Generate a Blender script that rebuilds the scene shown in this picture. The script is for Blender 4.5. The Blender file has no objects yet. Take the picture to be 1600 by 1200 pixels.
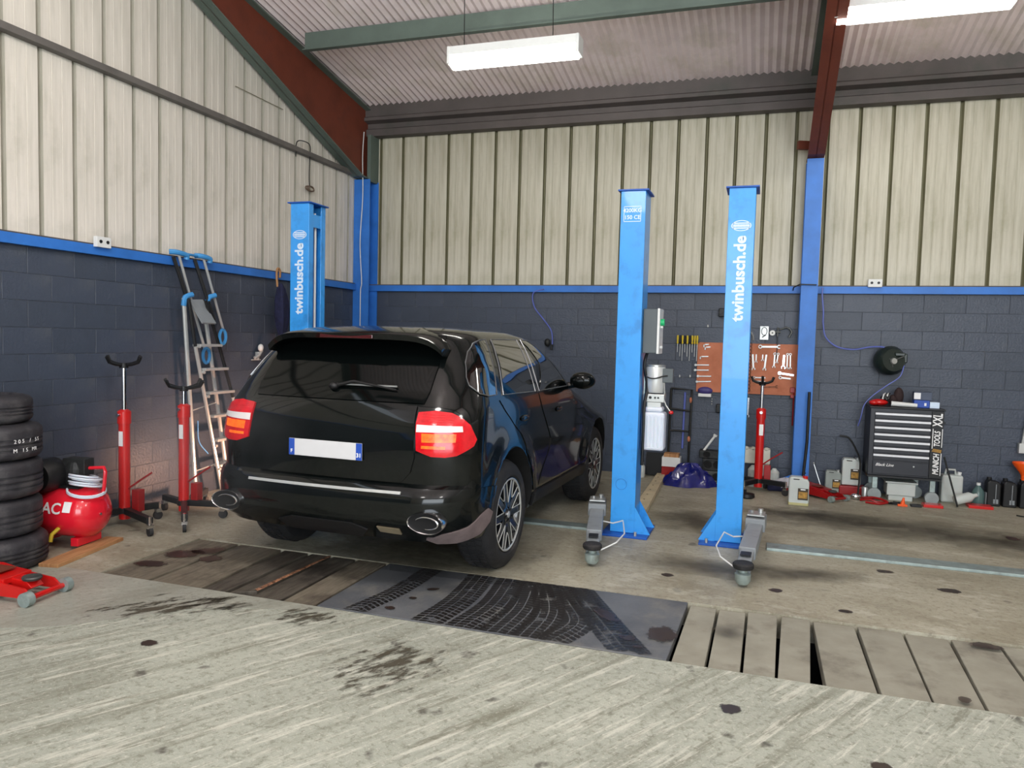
import bpy, bmesh, math, random
import numpy as np
from mathutils import Vector, Matrix
from mathutils.geometry import delaunay_2d_cdt
random.seed(7)
PI = math.pi
C = bpy.context.scene.collection
sc = bpy.context.scene

# ------------------------------------------------------------------ camera
YAW, PITCH, ROLL = -.3182, .060, .0259
def cam_axes():
    f = Vector((math.sin(YAW)*math.cos(PITCH), math.cos(YAW)*math.cos(PITCH), -math.sin(PITCH)))
    r = Vector((math.cos(YAW), -math.sin(YAW), 0)); u = r.cross(f)
    return r*math.cos(ROLL)+u*math.sin(ROLL), -r*math.sin(ROLL)+u*math.cos(ROLL), f
r_, u_, f_ = cam_axes()
cd = bpy.data.cameras.new('camera'); cam = bpy.data.objects.new('camera', cd); C.objects.link(cam)
cam.matrix_world = Matrix(((r_.x, u_.x, -f_.x, 0), (r_.y, u_.y, -f_.y, 0), (r_.z, u_.z, -f_.z, 1.5971), (0, 0, 0, 1)))
cd.sensor_width = 36; cd.lens = 1180/1600*36; cd.clip_start = .05; cd.clip_end = 200
sc.camera = cam
# ------------------------------------------------------------------ light
W = bpy.data.worlds.new('overcast'); sc.world = W; W.use_nodes = True
W.node_tree.nodes['Background'].inputs[0].default_value = (.80, .90, 1, 1)
W.node_tree.nodes['Background'].inputs[1].default_value = 2.6
sc.view_settings.view_transform = 'Standard'; sc.view_settings.look = 'None'
sc.view_settings.exposure = 0.32; sc.view_settings.gamma = 1
sc.view_settings.use_curve_mapping = False
def area(name, loc, target, sx, sy, power, col):
    l = bpy.data.lights.new(name, 'AREA'); l.shape = 'RECTANGLE'; l.size = sx; l.size_y = sy; l.energy = power; l.color = col
    o = bpy.data.objects.new(name, l); C.objects.link(o); o.location = loc
    o.rotation_euler = (Vector(target)-Vector(loc)).to_track_quat('-Z', 'Y').to_euler(); return o
# daylight of the big door opening behind the photographer and the tube rows of the hall
area('door_daylight', (1.5, -5.6, 2.6), (-.6, 8, 2.6), 6.5, 3.6, 330, (.92, .97, 1))
for k, (x, y) in enumerate([(-2.2, 2.2), (1.6, 2.2), (-2.2, -1.8), (1.6, -1.8)]):
    pl_ = bpy.data.lights.new('hall_tube_light', 'POINT'); pl_.energy = 150 if y > 0 else 90; pl_.shadow_soft_size = .35; pl_.color = (1, .97, .93)
    po = bpy.data.objects.new('hall_tube_light', pl_); C.objects.link(po); po.location = (x, y, 4.35)

# ------------------------------------------------------------------ helpers
D, L = 9.12, 5.17
class MB:
    def __init__(s): s.v = []; s.f = []; s.m = []
    def add(s, vs, fs, m=0):
        n = len(s.v); s.v += [tuple(v) for v in vs]; s.f += [tuple(n+i for i in f) for f in fs]; s.m += [m]*len(fs); return s
    def box(s, c, d, rz=0, m=0, R=None):
        hx, hy, hz = d[0]/2, d[1]/2, d[2]/2
        vs = [Vector((x, y, z)) for z in (-hz, hz) for x, y in ((-hx, -hy), (hx, -hy), (hx, hy), (-hx, hy))]
        M = R if R is not None else Matrix.Rotation(rz, 3, 'Z')
        vs = [M @ v + Vector(c) for v in vs]
        return s.add(vs, [(3, 2, 1, 0), (4, 5, 6, 7), (0, 1, 5, 4), (1, 2, 6, 5), (2, 3, 7, 6), (3, 0, 4, 7)], m)
    def bb(s, x0, x1, y0, y1, z0, z1, m=0): return s.box(((x0+x1)/2, (y0+y1)/2, (z0+z1)/2), (x1-x0, y1-y0, z1-z0), m=m)
    def ring(s, c, ax, up, r, n, r2=None):
        ax = Vector(ax).normalized(); a = Vector(up); a = (a-ax*a.dot(ax)).normalized(); b = ax.cross(a); r2 = r if r2 is None else r2
        return [Vector(c)+a*math.cos(2*PI*i/n)*r+b*math.sin(2*PI*i/n)*r2 for i in range(n)]
    def cyl(s, p0, p1, r0, r1=None, n=16, m=0, cap=True):
        r1 = r0 if r1 is None else r1; p0 = Vector(p0); p1 = Vector(p1); ax = p1-p0
        up = (0, 0, 1) if abs(ax.normalized().z) < .9 else (1, 0, 0)
        A = s.ring(p0, ax, up, r0, n); B = s.ring(p1, ax, up, r1, n)
        fs = [(i, (i+1) % n, n+(i+1) % n, n+i) for i in range(n)]
        if cap: fs += [tuple(range(n-1, -1, -1)), tuple(range(n, 2*n))]
        return s.add(A+B, fs, m)
    def tube(s, pts, r, n=8, m=0, closed=False):
        pts = [Vector(p) for p in pts]; N = len(pts); vs = []; a = None
        for i, p in enumerate(pts):
            if closed: t = pts[(i+1) % N]-pts[i-1]
            else: t = pts[min(i+1, N-1)]-pts[max(i-1, 0)]
            t.normalize()
            if a is None: a = Vector((0, 0, 1)) if abs(t.z) < .9 else Vector((1, 0, 0))
            a = (a-t*a.dot(t)).normalized(); b = t.cross(a)
            rr = r[i] if isinstance(r, (list, tuple)) else r
            vs += [p+(a*math.cos(2*PI*k/n)+b*math.sin(2*PI*k/n))*rr for k in range(n)]
        fs = []
        for i in range(N if closed else N-1):
            j = (i+1) % N
            fs += [(i*n+k, i*n+(k+1) % n, j*n+(k+1) % n, j*n+k) for k in range(n)]
        if not closed: fs += [tuple(range(n-1, -1, -1)), tuple((N-1)*n+k for k in range(n))]
        return s.add(vs, fs, m)
    def lathe(s, prof, c=(0, 0, 0), ax=(0, 0, 1), n=24, m=0):
        ax = Vector(ax).normalized(); up = (0, 0, 1) if abs(ax.z) < .9 else (1, 0, 0); vs = []
        for r, h in prof: vs += s.ring(Vector(c)+ax*h, ax, up, max(r, 1e-4), n)
        fs = []
        for j in range(len(prof)-1):
            fs += [(j*n+i, j*n+(i+1) % n, (j+1)*n+(i+1) % n, (j+1)*n+i) for i in range(n)]
        if prof[0] != prof[-1]: fs += [tuple(range(n-1, -1, -1)), tuple((len(prof)-1)*n+i for i in range(n))]
        return s.add(vs, fs, m)
    def prism(s, poly, h0, h1, fn, m=0):
        n = len(poly); vs = [fn(a, b, h0) for a, b in poly]+[fn(a, b, h1) for a, b in poly]
        fs = [tuple(range(n-1, -1, -1)), tuple(range(n, 2*n))]+[(i, (i+1) % n, n+(i+1) % n, n+i) for i in range(n)]
        return s.add(vs, fs, m)
    def sph(s, c, rx, ry, rz, n=14, k=8, m=0):
        vs = []; fs = []
        for j in range(k+1):
            ph = PI*j/k
            vs += [(c[0]+rx*math.sin(ph)*math.cos(2*PI*i/n), c[1]+ry*math.sin(ph)*math.sin(2*PI*i/n), c[2]-rz*math.cos(ph)) for i in range(n)]
        for j in range(k): fs += [(j*n+i, j*n+(i+1) % n, (j+1)*n+(i+1) % n, (j+1)*n+i) for i in range(n)]
        return s.add(vs, fs, m)
    def mk(s, name, mat, parent=None, smooth=False, bev=0, fix=True, loc=None):
        me = bpy.data.meshes.new(name); me.from_pydata([tuple(v) for v in s.v], [], s.f)
        mats = mat if isinstance(mat, (list, tuple)) else [mat]
        for q in mats: me.materials.append(q)
        for p, mi in zip(me.polygons, s.m): p.material_index = mi
        if fix:
            bm = bmesh.new(); bm.from_mesh(me); bmesh.ops.remove_doubles(bm, verts=bm.verts, dist=1e-5)
            bmesh.ops.recalc_face_normals(bm, faces=bm.faces); bm.to_mesh(me); bm.free()
        me.update()
        o = bpy.data.objects.new(name, me); C.objects.link(o)
        if parent is not None: o.parent = parent
        if loc: o.location = loc
        if smooth:
            for p in me.polygons: p.use_smooth = True
            me.set_sharp_from_angle(angle=math.radians(38))
        if bev:
            b = o.modifiers.new('bevel', 'BEVEL'); b.width = bev; b.segments = 2; b.limit_method = 'ANGLE'; b.angle_limit = .7
        return o
def tag(o, label=None, cat=None, group=None, kind=None):
    if label: o['label'] = label
    if cat: o['category'] = cat
    if group: o['group'] = group
    if kind: o['kind'] = kind
    return o
def thing(name, label, cat, loc=(0, 0, 0), rz=0, group=None):
    o = bpy.data.objects.new(name, None); C.objects.link(o); o.location = loc; o.rotation_euler = (0, 0, rz); o.empty_display_size = .1
    return tag(o, label, cat, group)
def struct(o): o['kind'] = 'structure'; return o
def copytree(o, parent=None):
    c = o.copy(); C.objects.link(c)
    if parent is not None: c.parent = parent
    for ch in list(o.children): copytree(ch, c)
    return c
def text(s, size, name, mat, parent, M, ext=.0006, bold=0, sx=1, shear=0):
    cu = bpy.data.curves.new('t', 'FONT'); cu.body = s; cu.size = size; cu.extrude = ext; cu.offset = bold; cu.shear = shear
    cu.align_x = 'CENTER'; cu.align_y = 'CENTER'; cu.resolution_u = 3
    t = bpy.data.objects.new('t', cu); C.objects.link(t); dg = bpy.context.evaluated_depsgraph_get()
    me = bpy.data.meshes.new_from_object(t.evaluated_get(dg)); bpy.data.objects.remove(t)
    me.transform(M @ Matrix.Diagonal((sx, 1, 1, 1))); me.name = name; me.materials.clear(); me.materials.append(mat)
    o = bpy.data.objects.new(name, me); C.objects.link(o); o.parent = parent; return o
def frame(origin, xdir, ydir):
    x = Vector(xdir).normalized(); y = Vector(ydir).normalized(); z = x.cross(y)
    return Matrix(((x.x, y.x, z.x, origin[0]), (x.y, y.y, z.y, origin[1]), (x.z, y.z, z.z, origin[2]), (0, 0, 0, 1)))
def spline(pts, n=8):
    P = [Vector(p) for p in pts]; P = [2*P[0]-P[1]]+P+[2*P[-1]-P[-2]]; out = []
    for i in range(1, len(P)-2):
        a, b, c, d = P[i-1:i+3]
        for k in range(n):
            t = k/n; out.append(.5*((2*b)+(c-a)*t+(2*a-5*b+4*c-d)*t*t+(3*b-a-3*c+d)*t**3))
    out.append(P[-2]); return out

# ------------------------------------------------------------------ materials
def lin(c): return tuple((x/255/12.92 if x/255 <= .04045 else ((x/255+.055)/1.055)**2.4) for x in c)
def mat(name, col, rough=.6, metal=0, var=.12, scale=6, bump=.1, bscale=60, coat=0, col2=None, stretch=(1, 1, 1), trans=0, emit=0, contrast=(.3, .7), dirt=None, dirt_amt=0, dscale=3, alpha=1, ior=1.45, sub=0):
    m = bpy.data.materials.new(name); m.use_nodes = True; nt = m.node_tree; N = nt.nodes; Lk = nt.links; b = N['Principled BSDF']
    col = lin(col); c2 = lin(col2) if col2 else tuple(max(0, x*(1-var*2)) for x in col)
    tc = N.new('ShaderNodeTexCoord'); mp = N.new('ShaderNodeMapping'); mp.inputs['Scale'].default_value = stretch; Lk.new(tc.outputs['Object'], mp.inputs[0])
    nz = N.new('ShaderNodeTexNoise'); nz.inputs['Scale'].default_value = scale; nz.inputs['Detail'].default_value = 6; nz.inputs['Roughness'].default_value = .6; Lk.new(mp.outputs[0], nz.inputs[0])
    rp = N.new('ShaderNodeMapRange'); rp.inputs[1].default_value = contrast[0]; rp.inputs[2].default_value = contrast[1]; Lk.new(nz.outputs[0], rp.inputs[0])
    mx = N.new('ShaderNodeMix'); mx.data_type = 'RGBA'; mx.inputs[6].default_value = (*c2, 1); mx.inputs[7].default_value = (*col, 1); Lk.new(rp.outputs[0], mx.inputs[0])
    out = mx.outputs[2]
    if dirt:
        n3 = N.new('ShaderNodeTexNoise'); n3.inputs['Scale'].default_value = dscale; n3.inputs['Detail'].default_value = 8; n3.inputs['Roughness'].default_value = .65; Lk.new(tc.outputs['Object'], n3.inputs[0])
        r3 = N.new('ShaderNodeMapRange'); r3.inputs[1].default_value = .52; r3.inputs[2].default_value = .68; r3.inputs[4].default_value = dirt_amt; Lk.new(n3.outputs[0], r3.inputs[0])
        m3 = N.new('ShaderNodeMix'); m3.data_type = 'RGBA'; m3.inputs[7].default_value = (*lin(dirt), 1); Lk.new(out, m3.inputs[6]); Lk.new(r3.outputs[0], m3.inputs[0]); out = m3.outputs[2]
    Lk.new(out, b.inputs['Base Color'])
    b.inputs['Roughness'].default_value = rough; b.inputs['Metallic'].default_value = metal; b.inputs['IOR'].default_value = ior
    b.inputs['Coat Weight'].default_value = coat; b.inputs['Coat Roughness'].default_value = .04; b.inputs['Transmission Weight'].default_value = trans
    if alpha < 1: b.inputs['Alpha'].default_value = alpha
    if sub: b.inputs['Subsurface Weight'].default_value = sub
    if emit: b.inputs['Emission Color'].default_value = (*col, 1); b.inputs['Emission Strength'].default_value = emit
    if bump:
        n2 = N.new('ShaderNodeTexNoise'); n2.inputs['Scale'].default_value = bscale; n2.inputs['Detail'].default_value = 4; Lk.new(mp.outputs[0], n2.inputs[0])
        bp = N.new('ShaderNodeBump'); bp.inputs['Strength'].default_value = bump; bp.inputs['Distance'].default_value = .01; Lk.new(n2.outputs[0], bp.inputs['Height']); Lk.new(bp.outputs[0], b.inputs['Normal'])
    return m
M = {}
M['blue'] = mat('blue_paint', (56, 158, 240), .32, var=.06, scale=3, bump=.03, coat=.3, dirt=(20, 70, 130), dirt_amt=.35, dscale=5)
M['blue_in'] = mat('blue_paint_inner', (20, 86, 180), .4, var=.1, bump=.02)
M['rail_blue'] = mat('blue_rail_paint', (52, 122, 212), .45, var=.12, scale=4, bump=.04)
M['block'] = mat('dark_painted_block', (69, 77, 92), .42, var=.08, scale=3, bump=.35, bscale=45, contrast=(.2, .8), dirt=(92, 96, 100), dirt_amt=.35, dscale=2.2)
M['block2'] = mat('dark_painted_block_b', (66, 74, 88), .45, var=.08, scale=3, bump=.35, bscale=45, dirt=(52, 58, 66), dirt_amt=.6, dscale=1.3)
M['mortar'] = mat('painted_mortar', (62, 68, 79), .55, var=.15, scale=20, bump=.4, bscale=80, dirt=(105, 108, 108), dirt_amt=.6, dscale=14)
M['clad'] = mat('aged_cream_cladding', (200, 196, 180), .5, col2=(168, 163, 143), scale=9, stretch=(1.6, 1.6, .12), bump=.12, bscale=20, contrast=(.35, .65), dirt=(128, 130, 92), dirt_amt=.35, dscale=1.5)
M['clad_l'] = mat('aged_grey_cladding', (224, 218, 208), .5, col2=(202, 197, 186), scale=9, stretch=(1.6, 1.6, .12), bump=.12, bscale=20, contrast=(.35, .65), dirt=(150, 150, 132), dirt_amt=.35, dscale=1.5)
M['groove_l'] = mat('grey_cladding_groove', (168, 164, 152), .7, col2=(140, 138, 122), scale=4, stretch=(1, 1, .3), bump=.1)
M['clad_groove'] = mat('cladding_groove', (126, 122, 96), .7, col2=(96, 94, 68), scale=4, stretch=(1, 1, .3), bump=.1)
M['roof'] = mat('roof_sheet', (246, 232, 232), .5, col2=(230, 214, 214), scale=2, bump=.05, dirt=(170, 168, 130), dirt_amt=.4, dscale=1.2)
M['eave'] = mat('dark_brown_steel', (90, 83, 81), .6, var=.15, scale=2, bump=.1, dirt=(62, 66, 60), dirt_amt=.6, dscale=1.5)
M['purlin'] = mat('green_grey_steel', (96, 110, 102), .55, var=.12, scale=3, bump=.06)
M['rust'] = mat('red_oxide_steel', (120, 58, 40), .6, var=.18, scale=3, bump=.12, dirt=(80, 42, 34), dirt_amt=.6, dscale=3)
M['girt'] = mat('girt_steel', (112, 108, 104), .6, var=.2, scale=3, bump=.1)
M['galv'] = mat('galvanised_steel', (168, 184, 182), .42, .5, var=.15, scale=14, bump=.1, dirt=(110, 110, 100), dirt_amt=.6, dscale=6)
M['chrome'] = mat('chrome', (225, 225, 228), .14, 1, var=.02, bump=0)
M['steel'] = mat('steel', (190, 192, 190), .35, .7, var=.08, bump=.03)
M['alu'] = mat('aluminium', (206, 208, 206), .34, .5, var=.06, bump=.03)
M['grey'] = mat('grey_paint', (140, 146, 150), .4, var=.08, scale=8, bump=.03, dirt=(90, 92, 92), dirt_amt=.4, dscale=8)
M['greybox'] = mat('grey_box_paint', (84, 92, 95), .45, var=.04, bump=.02)
M['white'] = mat('white_paint', (226, 228, 226), .45, var=.04, bump=.02)
M['whitetank'] = mat('white_plastic', (222, 228, 240), .35, var=.05, scale=5, bump=.02, sub=.15)
M['red'] = mat('red_paint', (206, 24, 22), .28, var=.1, scale=4, bump=.03, coat=.4)
M['redtank'] = mat('red_tank_paint', (226, 32, 50), .22, var=.05, scale=3, bump=.02, coat=.5)
M['darkred'] = mat('dark_red_paint', (160, 20, 22), .35, var=.15, scale=5, bump=.04)
M['black'] = mat('black_plastic', (22, 23, 25), .45, var=.15, bump=.05)
M['blackm'] = mat('black_matte', (14, 14, 15), .85, var=.1, bump=.1)
M['rubber'] = mat('tyre_rubber', (38, 38, 40), .72, var=.2, scale=7, bump=.2, bscale=90, dirt=(74, 70, 68), dirt_amt=.5, dscale=5)
M['rubber_old'] = mat('old_tyre_rubber', (54, 53, 58), .6, var=.25, scale=6, bump=.2, bscale=70, dirt=(86, 84, 84), dirt_amt=.6, dscale=6)
M['wood'] = mat('raw_wood', (196, 150, 104), .7, col2=(150, 104, 66), scale=5, stretch=(8, 1, 1), bump=.2)
M['oldwood'] = mat('weathered_wood', (128, 120, 104), .8, col2=(92, 84, 72), scale=5, stretch=(7, 1, 1), bump=.4, bscale=30, dirt=(56, 48, 42), dirt_amt=.8, dscale=2.5)
M['oldwood2'] = mat('oil_dark_wood', (96, 90, 80), .7, col2=(56, 50, 44), scale=4, stretch=(7, 1, 1), bump=.4, bscale=30, dirt=(34, 28, 26), dirt_amt=.85, dscale=2.2)
M['slab'] = mat('weathered_slab', (152, 150, 136), .75, col2=(132, 129, 116), scale=4, stretch=(1, 1, 1), bump=.08, bscale=40, dirt=(84, 76, 68), dirt_amt=.6, dscale=2.8)
M['plate'] = mat('dark_floor_plate', (104, 107, 110), .5, col2=(76, 79, 84), scale=2.2, bump=.15, bscale=40, dirt=(128, 126, 118), dirt_amt=.55, dscale=3)
M['oil'] = mat('wet_oil_stain', (34, 30, 28), .25, var=.2, scale=9, bump=.05)
M['peg'] = mat('hardboard', (196, 122, 92), .7, col2=(170, 100, 70), scale=5, bump=.15, dirt=(150, 92, 56), dirt_amt=.5, dscale=4)
M['yellow'] = mat('yellow_plastic', (216, 190, 48), .4, var=.1, bump=.02)
M['orange'] = mat('orange_plastic', (244, 92, 24), .35, var=.05, bump=.02)
M['bluebag'] = mat('blue_film', (20, 28, 116), .22, var=.25, scale=10, bump=.3, bscale=20, coat=.5)
M['bluepl'] = mat('light_blue_plastic', (70, 150, 214), .4, var=.05, bump=.02)
M['hoseblue'] = mat('blue_hose_rubber', (96, 110, 190), .4, var=.05, bump=.02)
M['navy'] = mat('navy_cloth', (38, 42, 78), .85, var=.3, scale=16, bump=.3, bscale=30)
M['reel'] = mat('dark_green_plastic', (34, 44, 40), .3, var=.15, bump=.03)
M['can'] = mat('translucent_can', (198, 204, 200), .35, var=.06, scale=4, bump=.02, sub=.1)
M['canoil'] = mat('oil_filled_can', (184, 178, 126), .35, var=.06, scale=4, bump=.02)
M['printdark'] = mat('dark_label_print', (62, 50, 32), .5, var=.1, bump=0)
M['gold'] = mat('gold_label_print', (196, 148, 60), .5, var=.3, scale=40, bump=0)
M['print'] = mat('white_print', (214, 232, 250), .5, var=.02, bump=0)
M['printw'] = mat('pure_white_print', (240, 240, 240), .5, var=.02, bump=0)
M['cast'] = mat('cast_metal', (96, 98, 96), .5, .5, var=.25, scale=9, bump=.3, bscale=40)
M['castdark'] = mat('dark_casting', (44, 46, 46), .5, .3, var=.25, scale=9, bump=.3, bscale=40)
M['cabinet'] = mat('black_cabinet_paint', (40, 42, 50), .4, var=.08, bump=.03)
M['handle'] = mat('pale_drawer_handle', (226, 228, 232), .4, .1, var=.03, bump=0)
M['bottle'] = mat('green_bottle_plastic', (96, 124, 122), .15, var=.1, bump=.02, alpha=.8)
M['bag'] = mat('crumpled_bag_film', (206, 206, 214), .25, var=.15, scale=14, bump=.5, bscale=20)
# car
M['paint'] = mat('black_car_paint', (9, 13, 13), .2, var=.05, bump=0, coat=.55, dirt=(18, 18, 21), dirt_amt=.5, dscale=3, ior=1.5)
M['paint'].node_tree.nodes['Principled BSDF'].inputs['Specular IOR Level'].default_value = .12
M['trim'] = mat('black_car_trim', (20, 20, 22), .5, var=.1, bump=.05)
M['dusty'] = mat('dusty_plastic', (122, 108, 108), .75, var=.2, scale=8, bump=.1)
M['trimsteel'] = mat('satin_window_trim', (130, 132, 134), .3, .8, var=.05, bump=0)
M['glass'] = mat('tinted_glass', (6, 9, 9), .06, var=.02, bump=0, coat=0, ior=1.3)
M['glass_side'] = mat('side_tinted_glass', (10, 14, 15), .02, var=.02, bump=0, coat=1, ior=1.7)
M['lampred'] = mat('red_lens', (214, 14, 30), .12, col2=(176, 8, 20), scale=22, bump=.05, coat=.35, emit=.06)
M['lampwhite'] = mat('clear_lens', (225, 218, 216), .2, var=.04, bump=0, coat=.3, emit=.1)
M['lampamber'] = mat('lit_amber_lens', (255, 120, 20), .3, col2=(216, 30, 20), scale=34, bump=.1, coat=.3, emit=.4)
M['hilamp'] = mat('high_brake_lens', (70, 10, 12), .2, var=.1, bump=0, coat=1)
M['plateblue'] = mat('plate_blue', (40, 80, 176), .4, var=.04, bump=0)
M['platewhite'] = mat('plate_white', (212, 212, 214), .4, var=.03, bump=0)
M['rimdark'] = mat('rim_black', (24, 25, 28), .25, var=.05, bump=0, coat=.6)
def tubelight():
    m = bpy.data.materials.new('lit_diffuser'); m.use_nodes = True; b = m.node_tree.nodes['Principled BSDF']
    b.inputs['Base Color'].default_value = (1, 1, 1, 1); b.inputs['Emission Color'].default_value = (1, .95, .86, 1); b.inputs['Emission Strength'].default_value = 20; return m
M['lit'] = tubelight()
# floor concretes: pale rough slab in front, smoother stained slab behind
def concrete(name, c1, c2, c3, rot, sx, sy, rough, bumpv, blot, amp=1):
    m = bpy.data.materials.new(name); m.use_nodes = True; nt = m.node_tree; N = nt.nodes; Lk = nt.links; b = N['Principled BSDF']
    tc = N.new('ShaderNodeTexCoord')
    def noise(scale, det, rgh, stretch=(1, 1, 1), rz=0):
        mp = N.new('ShaderNodeMapping'); mp.vector_type = 'TEXTURE'; mp.inputs['Scale'].default_value = tuple(1/q for q in stretch); mp.inputs['Rotation'].default_value = (0, 0, rz); Lk.new(tc.outputs['Object'], mp.inputs[0])
        n = N.new('ShaderNodeTexNoise'); n.inputs['Scale'].default_value = scale; n.inputs['Detail'].default_value = det; n.inputs['Roughness'].default_value = rgh; Lk.new(mp.outputs[0], n.inputs[0]); return n.outputs[0]
    def rng(x, a, b_, o0=0, o1=1):
        r = N.new('ShaderNodeMapRange'); r.inputs[1].default_value = a; r.inputs[2].default_value = b_; r.inputs[3].default_value = o0; r.inputs[4].default_value = o1; Lk.new(x, r.inputs[0]); return r.outputs[0]
    def mix(f, a, c):
        x = N.new('ShaderNodeMix'); x.data_type = 'RGBA'
        if isinstance(a, tuple): x.inputs[6].default_value = (*lin(a), 1)
        else: Lk.new(a, x.inputs[6])
        x.inputs[7].default_value = (*lin(c), 1); Lk.new(f, x.inputs[0]); return x.outputs[2]
    streak = noise(1.3, 8, .65, (sx, sy, 1), rot); big = noise(.7, 6, .6); fine = noise(26, 8, .75)
    col = mix(rng(big, .38, .62), c1, c2)
    col = mix(rng(streak, .5, .66, 0, .6), col, c3)
    col = mix(rng(fine, .50, .62, 0, .62), col, c3); grit = noise(60, 6, .7); col = mix(rng(grit, .56, .66, 0, .6*amp), col, (222, 220, 208))
    spot = noise(5, 4, .5); col = mix(rng(spot, .66, .72, 0, blot), col, (70, 66, 58))
    pale = noise(4, 9, .75, (sx*.8, sy*.8, 1), rot); col = mix(rng(pale, .53, .60, 0, .62*amp), col, (222, 222, 208)); dk = noise(3, 9, .75, (sx*.6, sy, 1), rot); col = mix(rng(dk, .56, .63, 0, .55*amp), col, (112, 110, 92))
    Lk.new(col, b.inputs['Base Color']); b.inputs['Roughness'].default_value = rough
    bp = N.new('ShaderNodeBump'); bp.inputs['Strength'].default_value = bumpv; bp.inputs['Distance'].default_value = .012
    Lk.new(fine, bp.inputs['Height']); Lk.new(bp.outputs[0], b.inputs['Normal']); return m
M['conc_near'] = concrete('rough_pale_concrete', (182, 186, 172), (164, 168, 155), (118, 118, 100), -.52, 7, .6, .7, 1.0, .8)
M['conc_smooth'] = concrete('smooth_grey_screed', (160, 162, 150), (150, 152, 142), (130, 130, 116), -.52, 3, .7, .5, .1, .5, .25)
M['conc_far'] = concrete('smooth_stained_concrete', (166, 162, 144), (148, 143, 124), (122, 114, 94), 1.4, 2.0, .9, .55, .15, .6, .32)
def trackmat():
    m = bpy.data.materials.new('muddy_tyre_print'); m.use_nodes = True; nt = m.node_tree; N = nt.nodes; Lk = nt.links; b = N['Principled BSDF']
    b.inputs['Base Color'].default_value = (*lin((34, 31, 30)), 1); b.inputs['Roughness'].default_value = .38
    uv = N.new('ShaderNodeTexCoord'); sp = N.new('ShaderNodeSeparateXYZ'); Lk.new(uv.outputs['UV'], sp.inputs[0])
    def math_(op, a, b_=None):
        n = N.new('ShaderNodeMath'); n.operation = op
        for i, v in enumerate((a, b_)):
            if v is None: continue
            if isinstance(v, (int, float)): n.inputs[i].default_value = v
            else: Lk.new(v, n.inputs[i])
        return n.outputs[0]
    u, v = sp.outputs[0], sp.outputs[1]
    off = math_('MULTIPLY', math_('ABSOLUTE', math_('SUBTRACT', u, .5)), 1.6)
    bars = math_('GREATER_THAN', math_('FRACT', math_('ADD', math_('MULTIPLY', v, 26), off)), .30)
    gro = math_('LESS_THAN', math_('ABSOLUTE', math_('SUBTRACT', math_('FRACT', math_('MULTIPLY', u, 4)), .5)), .43)
    nz = N.new('ShaderNodeTexNoise'); nz.inputs['Scale'].default_value = 9; nz.inputs['Detail'].default_value = 6; Lk.new(uv.outputs['Object'], nz.inputs[0])
    mr = N.new('ShaderNodeMapRange'); mr.inputs[1].default_value = .28; mr.inputs[2].default_value = .44; Lk.new(nz.outputs[0], mr.inputs[0])
    edge = math_('LESS_THAN', math_('ABSOLUTE', math_('SUBTRACT', u, .5)), .49)
    a = math_('MULTIPLY', math_('MULTIPLY', bars, gro), math_('MULTIPLY', mr.outputs[0], edge)); a = math_('MULTIPLY', a, .93)
    Lk.new(a, b.inputs['Alpha']); return m
M['track'] = trackmat()
def blotmat(name, col, rough, lo, hi, scale=7, mx=.85):
    m = bpy.data.materials.new(name); m.use_nodes = True; nt = m.node_tree; N = nt.nodes; Lk = nt.links; b = N['Principled BSDF']
    b.inputs['Base Color'].default_value = (*lin(col), 1); b.inputs['Roughness'].default_value = rough
    tc = N.new('ShaderNodeTexCoord'); sp = N.new('ShaderNodeVectorMath'); sp.operation = 'DISTANCE'; Lk.new(tc.outputs['UV'], sp.inputs[0]); sp.inputs[1].default_value = (.5, .5, 0)
    nz = N.new('ShaderNodeTexNoise'); nz.inputs['Scale'].default_value = scale; nz.inputs['Detail'].default_value = 7; nz.inputs['Roughness'].default_value = .62; Lk.new(tc.outputs['Object'], nz.inputs[0])
    ml = N.new('ShaderNodeMath'); ml.operation = 'MULTIPLY_ADD'; Lk.new(sp.outputs['Value'], ml.inputs[0]); ml.inputs[1].default_value = -1.6; Lk.new(nz.outputs[0], ml.inputs[2])
    mr = N.new('ShaderNodeMapRange'); mr.inputs[1].default_value = lo; mr.inputs[2].default_value = hi; mr.inputs[4].default_value = mx; Lk.new(ml.outputs[0], mr.inputs[0]); Lk.new(mr.outputs[0], b.inputs['Alpha']); return m
M['blot'] = blotmat('brown_oil_stain', (52, 38, 32), .35, -.14, -.02, 16)
M['blotsoft'] = blotmat('soft_dark_stain', (78, 72, 60), .55, -.35, .35, 3, .62)
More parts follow.
